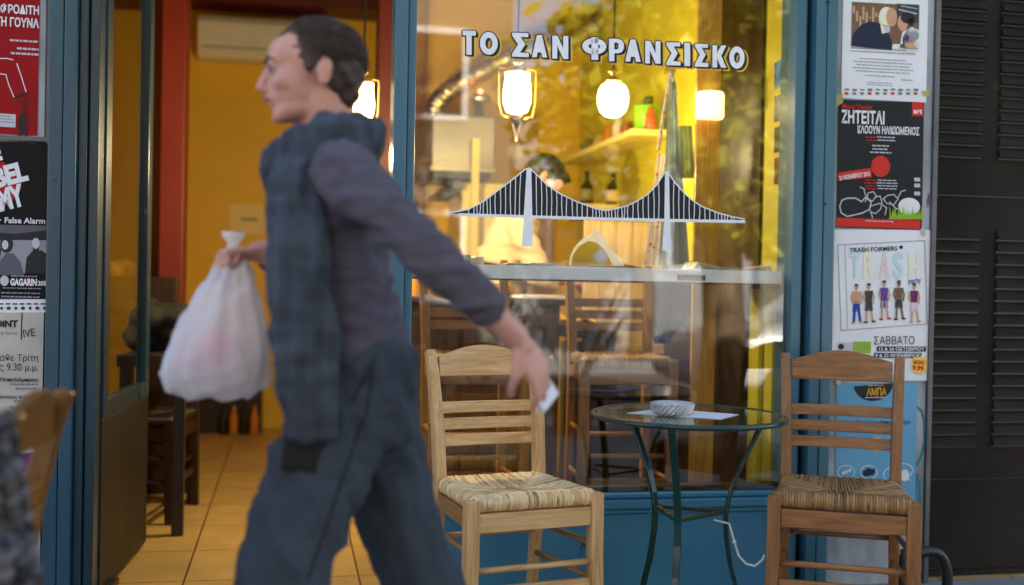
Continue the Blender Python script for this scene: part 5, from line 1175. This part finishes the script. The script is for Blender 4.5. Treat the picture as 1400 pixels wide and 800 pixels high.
def scarf_mat():
    m, t, b = nodes('slate_plaid_scarf'); L = t.links
    tc = t.nodes.new('ShaderNodeTexCoord'); sp = t.nodes.new('ShaderNodeSeparateXYZ'); L.new(tc.outputs['Object'], sp.inputs[0])
    def band(out, freq, lo, hi):
        a = t.nodes.new('ShaderNodeMath'); a.operation = 'MULTIPLY'; a.inputs[1].default_value = freq; L.new(out, a.inputs[0])
        s_ = t.nodes.new('ShaderNodeMath'); s_.operation = 'SINE'; L.new(a.outputs[0], s_.inputs[0])
        r = t.nodes.new('ShaderNodeMapRange'); r.inputs[1].default_value = lo; r.inputs[2].default_value = hi; L.new(s_.outputs[0], r.inputs[0]); return r.outputs[0]
    b1 = band(sp.outputs['Z'], 150, .1, .9); b2 = band(sp.outputs['X'], 190, .2, .9)
    n = t.nodes.new('ShaderNodeTexNoise'); n.inputs['Scale'].default_value = 14; n.inputs['Detail'].default_value = 6; L.new(tc.outputs['Object'], n.inputs['Vector'])
    ad = t.nodes.new('ShaderNodeMath'); ad.operation = 'ADD'; L.new(b1, ad.inputs[0]); L.new(b2, ad.inputs[1])
    a3 = t.nodes.new('ShaderNodeMath'); a3.operation = 'MULTIPLY_ADD'; a3.inputs[1].default_value = .09; L.new(ad.outputs[0], a3.inputs[0]); L.new(n.outputs[0], a3.inputs[2])
    cr = t.nodes.new('ShaderNodeValToRGB'); cr.color_ramp.elements[0].position = .35; cr.color_ramp.elements[1].position = .85
    cr.color_ramp.elements[0].color = (*lin((42, 48, 57)), 1); cr.color_ramp.elements[1].color = (*lin((74, 81, 92)), 1)
    L.new(a3.outputs[0], cr.inputs[0]); L.new(cr.outputs[0], b.inputs['Base Color']); b.inputs['Roughness'].default_value = .9; return m
M['scarf'] = scarf_mat()

def wrinkle(c, a, b, d, amp):      # ridged cloth folds
    v = Vector((c.x*a, c.y*b, c.z*d)); n1 = noise.noise(v); n2 = noise.noise(v*2.1+Vector((7, 3, 1)))
    return amp*((.5-abs(n1))*.8+(.4-abs(n2))*.35-.25)
YP = -1.45
def Q(px, py, dy=0.0): return P(px, py, YP+dy)
def folds(fx, fz, amp, dirx=1.0):
    return lambda c: amp*(math.sin(c.x*fx*dirx+c.z*fz)+.6*math.sin(c.x*fx*.53-c.z*fz*1.7+c.y*21+1.1)+.4*math.sin(c.z*fz*2.9+c.x*31+.3))
walker = thing('person', 'walking person in grey top, slate scarf and loose blue grey trousers carrying a white bag', 'person', (Q(480, 400).x, YP, 0))
hc = Q(424, 101)
HB, HW, hrot = head_blobs(hc, (-1, -.10, -.04), (.03, 0, 1), 1.0)
body = list(HB)
sh_n, sh_f = Q(470, 240, -.15), Q(452, 240, .165)
body += chain([(HW(-.022, 0, -.06), .058), (HW(-.035, 0, -.12), .056), (Q(456, 205), .062)])
body += chain([(Q(458, 222), (.07, .10, .05)), (Q(457, 255), (.095, .155, .06)), (Q(455, 310), (.10, .15, .07)), (Q(466, 380), (.095, .135, .07)), (Q(480, 440), (.098, .14, .07)), (Q(486, 505), (.10, .14, .07))], .5)
elb_n, wr_n = Q(592, 354, -.28), Q(706, 461, -.22)
body += chain([(sh_n, .044), (Q(530, 292, -.235), .042), (elb_n, .036), (Q(636, 394, -.275), .036), (wr_n, .027)])
elb_f, wr_f = Q(420, 396, .20), Q(364, 344, .10)
body += chain([(sh_f, .052), (elb_f, .042), (wr_f, .027)])
d_n = (Q(770, 560, -.19)-wr_n)
body += hand_blobs(wr_n, d_n, (-.45, .8, -.35), 1, 1.0, (.22, .5, .5), .9)
hf_d = Vector((-.96, -.15, -.10)); body += hand_blobs(wr_f, hf_d, (.1, -.15, -1), 1, 1.0, (1.1, 1.3, .9), .8)
kn_n, an_n = Q(405, 720, -.10), Q(344, 1000, -.12); kn_f, an_f = Q(548, 730, .09), Q(668, 935, .10)
body += chain([(Q(484, 535, -.08), .068), (kn_n, .056), (an_n, .038)]); body += chain([(Q(490, 535, .08), .068), (kn_f, .056), (an_f, .038)])
bo = blobs_mesh('body', M['skin'], walker, body, .0055, 3)
# hair
hb = []
def he(a, b, d, ra, rb, rd): hb.append((HW(a, b, d), (ra, rb, rd), hrot))
he(-.024, 0, .042, .095, .078, .070); he(-.055, 0, .010, .066, .077, .082); he(-.070, 0, -.035, .038, .058, .045); he(.012, 0, .074, .050, .056, .030)
for sg_ in (-1, 1): he(-.012, sg_*.062, .036, .040, .017, .040); he(.010, sg_*.066, .012, .010, .010, .026)
blobs_mesh('hair', M['hair'], walker, hb, .007, 2, folds(160, 120, .0018))
strands('hair_locks', M['hair'], walker, HW, 1, 4200, 4, hairline, .046, .0006)
for sg_ in (-1, 1):
    MB().ball(HW(.0755, sg_*.031, .000), (.0115, .0120, .0085), 3).build('eye', M['eye_white'], walker, smooth=True); MB().ball(HW(.0845, sg_*.031, -.002), (.0040, .0055, .0055), 2).build('iris', M['iris'], walker, smooth=True)
    mb = MB(); mb.tube([HW(.090, sg_*.014, .022), HW(.091, sg_*.028, .027), HW(.080, sg_*.046, .022)], [.003, .004, .002], 6); mb.build('eyebrow', M['hair'], walker, smooth=True)
    mb = MB(); mb.tube([HW(.0905, sg_*.018, .004), HW(.0920, sg_*.031, .0075), HW(.083, sg_*.045, .003)], [.0015, .002, .0015], 6); mb.build('eyelash', M['hair'], walker, smooth=True)
MB().tube([HW(.086, -.021, -.0585), HW(.0945, -.008, -.0575), HW(.096, 0, -.0590), HW(.0945, .008, -.0575), HW(.086, .021, -.0585)], [.002, .0055, .006, .0055, .002], 8).build('lips', M['lip'], walker, smooth=True)
# jersey
tp = chain([(Q(458, 206), (.058, .07, .03)), (Q(460, 226), (.082, .125, .05)), (Q(458, 258), (.112, .178, .065)), (Q(455, 310), (.118, .172, .075)), (Q(464, 380), (.116, .158, .075)), (Q(478, 440), (.120, .166, .075)), (Q(484, 486), (.126, .176, .035))], .45)
tp += chain([(Q(468, 238, -.145), .072), (Q(496, 262, -.19), .065), (Q(530, 292, -.235), .056), (elb_n, .050), (Q(640, 398, -.273), .045), (Q(664, 419, -.25), .041)])
tp += chain([(sh_f, .066), (elb_f, .054), (Q(392, 370, .16), .045), (Q(378, 356, .13), .040)])
blobs_mesh('jersey', M['knit_top'], walker, tp, .0085, 4, lambda c: wrinkle(c, 7, 7, 22, .028))
MB().tube([Q(658, 413, -.255), Q(668, 423, -.247)], .0405, 20).build('cuff', M['knit_top'], walker, smooth=True)
# trousers
tr = chain([(Q(484, 474), (.128, .182, .04)), (Q(486, 500), (.134, .188, .08)), (Q(487, 530), (.138, .188, .09)), (Q(486, 575), (.146, .180, .08))], .3)
tr += chain([(Q(468, 560, -.08), (.125, .105, .09)), (Q(430, 660, -.10), (.112, .100, .09)), (Q(402, 740, -.11), (.104, .098, .09)), (Q(372, 850, -.12), (.098, .094, .09)), (Q(350, 965, -.12), (.094, .09, .05))], .4)
tr += chain([(Q(503, 570, .08), (.115, .10, .09)), (Q(535, 680, .09), (.096, .095, .09)), (Q(562, 760, .09), (.086, .09, .08)), (Q(615, 850, .10), (.083, .085, .07)), (Q(655, 912, .10), (.080, .08, .05))], .4)
blobs_mesh('trousers', M['trouser'], walker, tr, .010, 4, lambda c: wrinkle(Vector((c.x+c.z*.35, c.y, c.z)), 13, 7, 5, .034)+wrinkle(c, 18, 12, 16, .012))
# black belt pouch showing under the scarf
c = Q(420, 606, -.17); pc = MB().box(c, (.095, .045, .12), Matrix.Rotation(R(6), 4, 'Y')).build('belt_pouch', M['black_cloth'], walker, bevel=.014, seg=4)
# seam and pocket stitched on the near trouser leg
from mathutils.bvhtree import BVHTree
_tm = bpy.data.objects['trousers'].data; _bvh = BVHTree.FromPolygons([v.co[:] for v in _tm.vertices], [p.vertices[:] for p in _tm.polygons])
def on_cloth(px, py):
    d = ray(px, py).normalized(); h = _bvh.ray_cast(CAM, d); return (h[0]-d*.001) if h[0] else Q(px, py, -.15)
def sewn(name, pts, rad, mat):
    q = [on_cloth(x0+(x1-x0)*k/8, y0+(y1-y0)*k/8) for (x0, y0), (x1, y1) in zip(pts, pts[1:]) for k in range(8)]
    return MB().tube(q, rad, 6).build(name, mat, walker, smooth=True)
M['seam'] = plain('dark_thread', lin((40, 46, 54)), .9)
sewn('side_seam', [(512, 486), (502, 560), (470, 650), (440, 740), (418, 800)], .0028, M['seam']); sewn('pocket_edge', [(506, 500), (478, 556)], .0034, M['seam'])
# scarf
sf = []
for k in range(26):
    a = 2*math.pi*k/26; c = Q(446, 196); sf.append(((c.x+.088*math.cos(a), c.y+.105*math.sin(a), c.z+.012*math.cos(a)-.03*max(0, -math.cos(a))), (.036, .036, .052)))
for k in range(22):
    a = 2*math.pi*k/22; c = Q(436, 222); sf.append(((c.x+.095*math.cos(a), c.y+.11*math.sin(a), c.z-.025*max(0, -math.cos(a))), (.034, .034, .045)))
sf += chain([(Q(410, 225, -.08), (.05, .05, .05)), (Q(404, 270, -.14), (.060, .040, .06)), (Q(406, 340, -.185), (.066, .030, .06)), (Q(414, 430, -.20), (.068, .028, .06)), (Q(420, 520, -.20), (.064, .026, .06)), (Q(424, 570, -.195), (.062, .024, .05)), (Q(426, 592, -.19), (.062, .022, .02))], .5)
sf += chain([(Q(400, 235, .06), (.05, .06, .05)), (Q(394, 300, .08), (.05, .05, .06)), (Q(400, 420, .10), (.045, .04, .06)), (Q(404, 500, .10), (.045, .03, .03))], .5)
blobs_mesh('scarf', M['scarf'], walker, sf, .0085, 3, lambda c: .0035*math.sin(c.x*95+c.z*9+math.sin(c.z*14)*1.6)+wrinkle(c, 26, 14, 9, .026)+wrinkle(c, 12, 9, 14, .012))
# shoes
for an, dr, lift, tl in ((an_n, -1, .0, .1), (an_f, -1, .0, -.55)):
    a = Vector(an); B = []; g0 = .038
    if tl > 0: B = chain([((a.x+.03, a.y, .05), (.04, .038, .045)), ((a.x-.06, a.y, .045), (.05, .042, .04)), ((a.x-.16, a.y, .034), (.05, .044, .032))], .4); B += chain([((a.x+.01, a.y, .09), .04), (an, .042)])
    else: B = chain([((a.x+.02, a.y, a.z-.06), (.04, .038, .042)), ((a.x-.05, a.y, .075), (.045, .042, .04)), ((a.x-.13, a.y, .034), (.05, .044, .032))], .4); B += chain([((a.x+.01, a.y, a.z-.04), .04), (an, .042)])
    blobs_mesh('shoe', M['shoe'], walker, B, .009, 3)
# what the hands carry
fr_ = Q(742, 548, -.145)
ph = MB().box((0, 0, 0), (.066, .012, .040)).build('cigarette_packet', pmat('white_packet', lin((222, 220, 232)), .4, var=.03), bevel=.004)
_d = d_n.normalized(); _n = Vector((-.45, .8, -.35)); _n = (_n-_d*_n.dot(_d)).normalized(); _t = _n.cross(_d)
ph.matrix_basis = Matrix.Translation(wr_n+_d*.150+_n*.026-_t*.004) @ Matrix((_t, _n, _d)).transposed().to_4x4(); tag(ph, 'small white packet held in the walking person\'s trailing hand', 'packet')
# carrier bag
hg = wr_f+hf_d.normalized()*.085+Vector((0, 0, -.02))
M['plastic'] = None
m, t_, b_ = nodes('white_carrier_plastic'); b_.inputs['Base Color'].default_value = (*lin((240, 241, 248)), 1); b_.inputs['Roughness'].default_value = .35
tl_ = t_.nodes.new('ShaderNodeBsdfTranslucent'); tl_.inputs[0].default_value = (*lin((240, 241, 248)), 1); trn = t_.nodes.new('ShaderNodeBsdfTransparent')
vn = t_.nodes.new('ShaderNodeTexNoise'); vn.noise_type = 'RIDGED_MULTIFRACTAL'; vn.inputs['Scale'].default_value = 7; vn.inputs['Detail'].default_value = 5; vc = t_.nodes.new('ShaderNodeTexCoord'); vb = t_.nodes.new('ShaderNodeBump'); vb.inputs['Strength'].default_value = .55; vb.inputs['Distance'].default_value = .012
t_.links.new(vc.outputs['Object'], vn.inputs['Vector']); t_.links.new(vn.outputs[0], vb.inputs['Height']); t_.links.new(vb.outputs[0], b_.inputs['Normal']); t_.links.new(vb.outputs[0], tl_.inputs['Normal'])
m1 = t_.nodes.new('ShaderNodeMixShader'); m1.inputs[0].default_value = .4; m2 = t_.nodes.new('ShaderNodeMixShader'); m2.inputs[0].default_value = .30
t_.links.new(b_.outputs[0], m1.inputs[1]); t_.links.new(tl_.outputs[0], m1.inputs[2]); t_.links.new(m1.outputs[0], m2.inputs[1]); t_.links.new(trn.outputs[0], m2.inputs[2]); t_.links.new(m2.outputs[0], t_.nodes['Material Output'].inputs[0])
M['plastic'] = m
rows = [(308, 330, 348), (298, 340, 358), (286, 346, 376), (268, 352, 400), (250, 360, 430), (234, 366, 462), (222, 368, 492), (219, 366, 512), (228, 358, 532), (252, 338, 543)]
mb = MB(); n = 44; rg = []; dn = []
for (l0, r0, y0), (l1, r1, y1) in zip(rows, rows[1:]):
    for k in range(4): u = k/4; dn.append((l0+(l1-l0)*u, r0+(r1-r0)*u, y0+(y1-y0)*u))
dn.append(rows[-1])
for j, (l, r, y) in enumerate(dn):
    c = Q((l+r)/2, y, hg.y-YP); hw = (r-l)/2*scl(300, 450, hg.y); f = j/len(dn); ring_ = []
    for i in range(n):
        a = 2*math.pi*i/n; w_ = 1+.10*(1-f*.75)*math.sin(a*7+f*2+math.sin(a*3)*1.2)+.05*math.sin(a*13-f*5)+.025*math.sin(a*4+f*17)
        ring_.append(c+Vector((hw*w_*math.cos(a), hw*.72*w_*math.sin(a), .006*math.sin(a*5+j))))
    rg.append(ring_)
bag = thing('carrier_bag', 'knotted white plastic carrier bag swinging from the walking person\'s front hand', 'bag', tuple(Q(293, 450, hg.y-YP)))
mb.loft(rg); mb.build('bag_body', M['plastic'], bag, smooth=True)
mb = MB(); c0_ = Q(319, 346, hg.y-YP)
mb.loft([[c0_+Vector((w_*math.cos(2*math.pi*k/12), w_*.6*math.sin(2*math.pi*k/12), z)) for k in range(12)] for z, w_ in ((-.012, .016), (.006, .014), (.024, .013), (.034, .022), (.046, .026))]); mb.build('bag_neck', M['plastic'], bag, smooth=True)
c = Q(290, 492, hg.y-YP); blobs_mesh('food_packet', pmat('pink_red_wrapper', lin((220, 110, 120)), .5, var=.5, scale=9), None, [((c.x, c.y, c.z-.005), (.075, .052, .045)), ((c.x+.02, c.y, c.z+.03), (.05, .045, .04)), ((c.x-.03, c.y, c.z+.02), (.045, .04, .035))], .01, 3)
tag(bpy.data.objects['food_packet'], 'pink and red packet showing through the white carrier bag', 'packet')

# ------------------------------------------------------------------ the cook
YK = 1.75
def K(px, py, dy=0.0): return P(px, py, YK+dy)
cook = thing('person', 'dark haired cook in a cream shirt bending over the work behind the window counter', 'person', (K(720, 400).x, YK, 0))
kc = K(746, 246); KB, KW, krot = head_blobs(kc, (.74, -.10, -.66), (.6, -.1, .75), 1.02)
cb = list(KB)
cb += chain([(KW(-.03, 0, -.07), .056), (K(722, 276), .06), (K(712, 292), .07)])
cb += chain([(K(706, 300), (.10, .14, .06)), (K(696, 340), (.125, .17, .08)), (K(686, 400), (.115, .15, .09)), (K(680, 460), (.12, .16, .1))], .5)
for sg_ in (-1, 1):
    s0_ = K(712, 310, sg_*.17); e0 = K(734, 372, sg_*.22-.03); w0_ = K(782, 386, sg_*.10-.10)
    cb += chain([(s0_, .052), (e0, .043), (w0_, .028)]); cb += hand_blobs(w0_, (.9, -.1, -.3), (0, -.2, -1), sg_, 1.0, (.5, .6, .5), .6)
    l0 = K(680, 480, sg_*.09); cb += chain([(l0, .085), (Vector((l0.x+.02, l0.y, .5)), .058), (Vector((l0.x, l0.y, .09)), .042), (Vector((l0.x+.12, l0.y, .045)), .04)])
blobs_mesh('body', M['skin'], cook, cb, .008, 3)
hb = []
def he2(a, b, d, ra, rb, rd): hb.append((KW(a, b, d), (ra, rb, rd), krot))
he2(-.020, 0, .052, .100, .082, .074); he2(-.055, 0, .008, .066, .078, .082); he2(.050, 0, .070, .052, .066, .036)
for sg_ in (-1, 1): he2(-.008, sg_*.064, .036, .046, .017, .042)
blobs_mesh('hair', M['black_hair'], cook, hb, .009, 2, folds(140, 100, .003))
strands('hair_locks', M['black_hair'], cook, KW, 1, 700, 8, hairline, .05, .0012)
M['shirt'] = pmat('cream_shirt', lin((196, 174, 136)), .85, var=.05, scale=6, bump=.2, bscale=40)
tp = chain([(K(710, 288), (.075, .09, .04)), (K(704, 304), (.125, .17, .06)), (K(692, 345), (.150, .195, .08)), (K(684, 400), (.140, .175, .09)), (K(680, 470), (.145, .18, .08))], .45)
for sg_ in (-1, 1): tp += chain([(K(712, 312, sg_*.17), .072), (K(736, 374, sg_*.22-.03), .062), (K(756, 384, sg_*.16-.07), .052)])
blobs_mesh('shirt', M['shirt'], cook, tp, .012, 4, folds(22, 40, .006))
tr = []
for sg_ in (-1, 1):
    l0 = K(680, 480, sg_*.09); tr += chain([((l0.x, l0.y, l0.z), .115), ((l0.x+.02, l0.y, .5), .085), ((l0.x, l0.y, .1), .075)], .4)
blobs_mesh('trousers', M['black_cloth'], cook, tr, .014, 3)
# ================================================================== THE STREET OPPOSITE (seen mirrored in the pane)
M['bark'] = pmat('plane_tree_bark', lin((112, 92, 70)), .9, var=.4, scale=7, bump=.5, bscale=30)
M['leaf'] = leafmat('plane_leaves', lin((96, 120, 26)), lin((214, 206, 60)))
M['leaf_dark'] = leafmat('shrub_leaves', lin((34, 62, 22)), lin((92, 120, 44)))
M['leaf_gold'] = leafmat('yellowing_leaves', lin((170, 150, 30)), lin((246, 214, 70)))
def tree(x, y, h, r, seed, label, n=5200, z0=2.0, leaf=.07, extra=(), mat='leaf'):
    rr = random.Random(seed); t = thing('street_tree', label, 'tree', (x, y, 0))
    mb = MB(); tp = [(x+.05*math.sin(k*1.3), y+.04*math.cos(k), k*h*.11) for k in range(8)]
    mb.tube(tp, [.2, .175, .165, .16, .15, .13, .11, .08], 12); tips = []
    for i in range(11):
        a = rr.uniform(0, 6.28); b0 = Vector(tp[3+i % 5]); L_ = r*rr.uniform(.6, 1.0); d = Vector((math.cos(a), math.sin(a), rr.uniform(.15, .8))).normalized()
        pts = [b0+d*L_*k/4+Vector((0, 0, -.06*k*k*.3)) for k in range(5)]; mb.tube(pts, [.07, .055, .04, .028, .014], 7); tips += pts[2:]
    mb.build('trunk', M['bark'], t, smooth=True); lf = MB()
    cl = [(q+Vector((rr.uniform(-.5, .5), rr.uniform(-.5, .5), rr.uniform(-.5, .35))), rr.uniform(.35, .75)) for q in tips for _ in range(2)]+[(Vector(q), .34) for q in extra for _ in range(10)]
    for i in range(n):
        c, cr_ = cl[rr.randrange(len(cl))]; v = Vector((rr.gauss(0, 1), rr.gauss(0, 1), rr.gauss(0, 1)*.8)).normalized()*cr_*rr.random()**.4; p = c+v
        if p.z < z0: continue
        s_ = leaf*rr.uniform(.6, 1.4); a = Vector((rr.gauss(0, 1), rr.gauss(0, 1), rr.gauss(0, .6))).normalized(); b = a.cross(Vector((rr.gauss(0, 1), rr.gauss(0, 1), rr.gauss(0, 1)))).normalized()
        lf.face([p-a*s_, p-b*s_*.5+a*s_*.1, p+a*s_, p+b*s_*.55+a*s_*.1])
    lf.build('crown', M[mat], t, fixn=False)
tree(3.42, -4.75, 6.4, 1.5, 11, 'leafy street tree at the near kerb, mirrored right of the shop sign', 13000, 1.3, .085, [(3.45, -4.6, 1.75), (3.75, -4.5, 2.0), (3.3, -4.5, 2.2), (3.9, -4.7, 1.6), (3.6, -4.5, 2.5), (3.2, -4.6, 2.9), (3.8, -4.6, 2.9)])
tree(.9, -11.9, 7.6, 2.6, 12, 'leafy street tree on the far pavement, mirrored over the caged lantern', 6000, 5.6, .11)
tree(5.0, -11.8, 6.6, 2.0, 13, 'yellowing street tree on the far pavement before the low grey building', 3600, 3.2, .11, (), 'leaf_gold')
def block(x0, x1, y0, y1, h, mat, label, nx, nz):
    t = thing('apartment_block', label, 'building', ((x0+x1)/2, y0, 0))
    MB().bx(x0, x1, y1, y0, -.15, h).build('walls', mat, t); wx = (x1-x0)/nx; wz = h/nz
    for i in range(nx):
        for j in range(nz):
            cx, cz = x0+(i+.5)*wx, (j+.5)*wz
            fr = MB().bx(cx-.5, cx+.5, y0+.002, y0+.05, cz-.75, cz+.75).build('window', M['white'], t); MB().bx(cx-.42, cx+.42, y0+.051, y0+.06, cz-.67, cz+.67).build('pane', M['black'], fr)
    MB().bx(x0-.15, x1+.15, y1, y0+.25, h+.001, h+.25).build('cornice', M['kerb'], t)
M['cream_wall'] = pmat('cream_render', (.17, .15, .12), .85, var=.08, scale=2)
M['grey_wall'] = pmat('grey_render', (.30, .29, .28), .85, var=.1, scale=2)
block(-9, 3.6, -14.6, -24, 12, M['cream_wall'], 'cream apartment block across the street', 5, 4)
block(3.7, 8.0, -14.8, -22, 4.2, M['grey_wall'], 'low grey shop building across the street', 2, 1)
block(8.1, 20, -14.6, -24, 11, M['cream_wall'], 'second cream apartment block across the street on the right', 5, 4)
block(-22, -9.2, -14.6, -24, 10, M['grey_wall'], 'grey apartment block across the street on the left', 5, 3)
# parked car
def car(x, y, label, paint):
    t = thing('parked_car', label, 'car', (x, y, -.13)); Z = -.13
    side = [(-2.05, .32), (-2.1, .55), (-2.0, .78), (-1.05, .92), (-.45, 1.36), (.75, 1.40), (1.45, 1.02), (2.0, .96), (2.1, .6), (2.05, .32)]
    mb = MB(); mb.prism([(x+a, y-.82, Z+b) for a, b in side], (0, 1.64, 0)); mb.build('body', paint, t, bevel=.12, seg=4, smooth=True)
    for sy in (-.835, .825): MB().prism([(x+a, y+sy, Z+b) for a, b in ((-.95, .93), (-.42, 1.28), (.68, 1.32), (1.2, 1.0))], (0, .012, 0)).build('side_window', M['black'], t)
    for sx in (-1.3, 1.32):
        for sy in (-.80, .80):
            wl = MB().lathe([(.2, -.1), (.31, -.09), (.31, .09), (.2, .1)], (0, 0, 0), 24).build('wheel', M['black_cloth'], None); wl.parent = t; wl.matrix_parent_inverse = parent_world(t).inverted(); wl.location = (x+sx, y+sy, Z+.31); wl.rotation_euler = (R(90), 0, 0)
    for sy in (-.6, .6): MB().ball((x-2.06, y+sy, Z+.66), (.05, .14, .08), 2).build('headlight', M['chalk'], t, smooth=True)
M['car_white'] = pmat('pale_car_paint', lin((214, 216, 220)), .15, var=.02, coat=.8); M['car_dark'] = pmat('dark_car_paint', lin((44, 46, 52)), .15, var=.05, coat=.8)
car(5.6, -6.0, 'pale parked car at the near kerb, mirrored low at the right of the pane', M['car_white']); car(.1, -9.6, 'dark parked car across the road', M['car_dark'])
# potted plants on the kerb
def plant(x, y, seed, label, n, h):
    rr = random.Random(seed); t = thing('potted_plant', label, 'plant', (x, y, 0))
    MB().lathe([(.13, 0), (.17, .3), (.185, .31), (.185, .35), (.16, .35), (.15, .3)], (x, y, 0), 20).build('pot', pmat('terracotta', lin((150, 90, 62)), .8), t)
    mb = MB(); lf = MB()
    for i in range(12):
        a = rr.uniform(0, 6.28); ln = rr.uniform(.6, 1)*h; pts = [Vector((x+math.cos(a)*.1*k, y+math.sin(a)*.1*k, .3+ln*k/4)) for k in range(5)]; mb.tube(pts, .006, 5)
        for k in range(n):
            u = rr.uniform(.25, 1)*4; p = pts[int(min(3, u))].lerp(pts[min(4, int(u)+1)], u % 1); b2 = rr.uniform(0, 6.28); d = Vector((math.cos(b2), math.sin(b2), rr.uniform(-.2, .5))); sv = d.cross(Vector((0, 0, 1))).normalized()
            L_ = rr.uniform(.05, .09); lf.face([p, p+d*L_*.5+sv*L_*.33, p+d*L_, p+d*L_*.5-sv*L_*.33])
    mb.build('stem', M['bark'], t); lf.build('leaves', M['leaf_dark'], t, fixn=False)
plant(2.05, -4.1, 1, 'potted shrub at the kerb, mirrored right of the bar stool', 14, .85); plant(1.35, -4.15, 2, 'smaller potted shrub at the kerb, mirrored behind the bar stool', 9, .8)
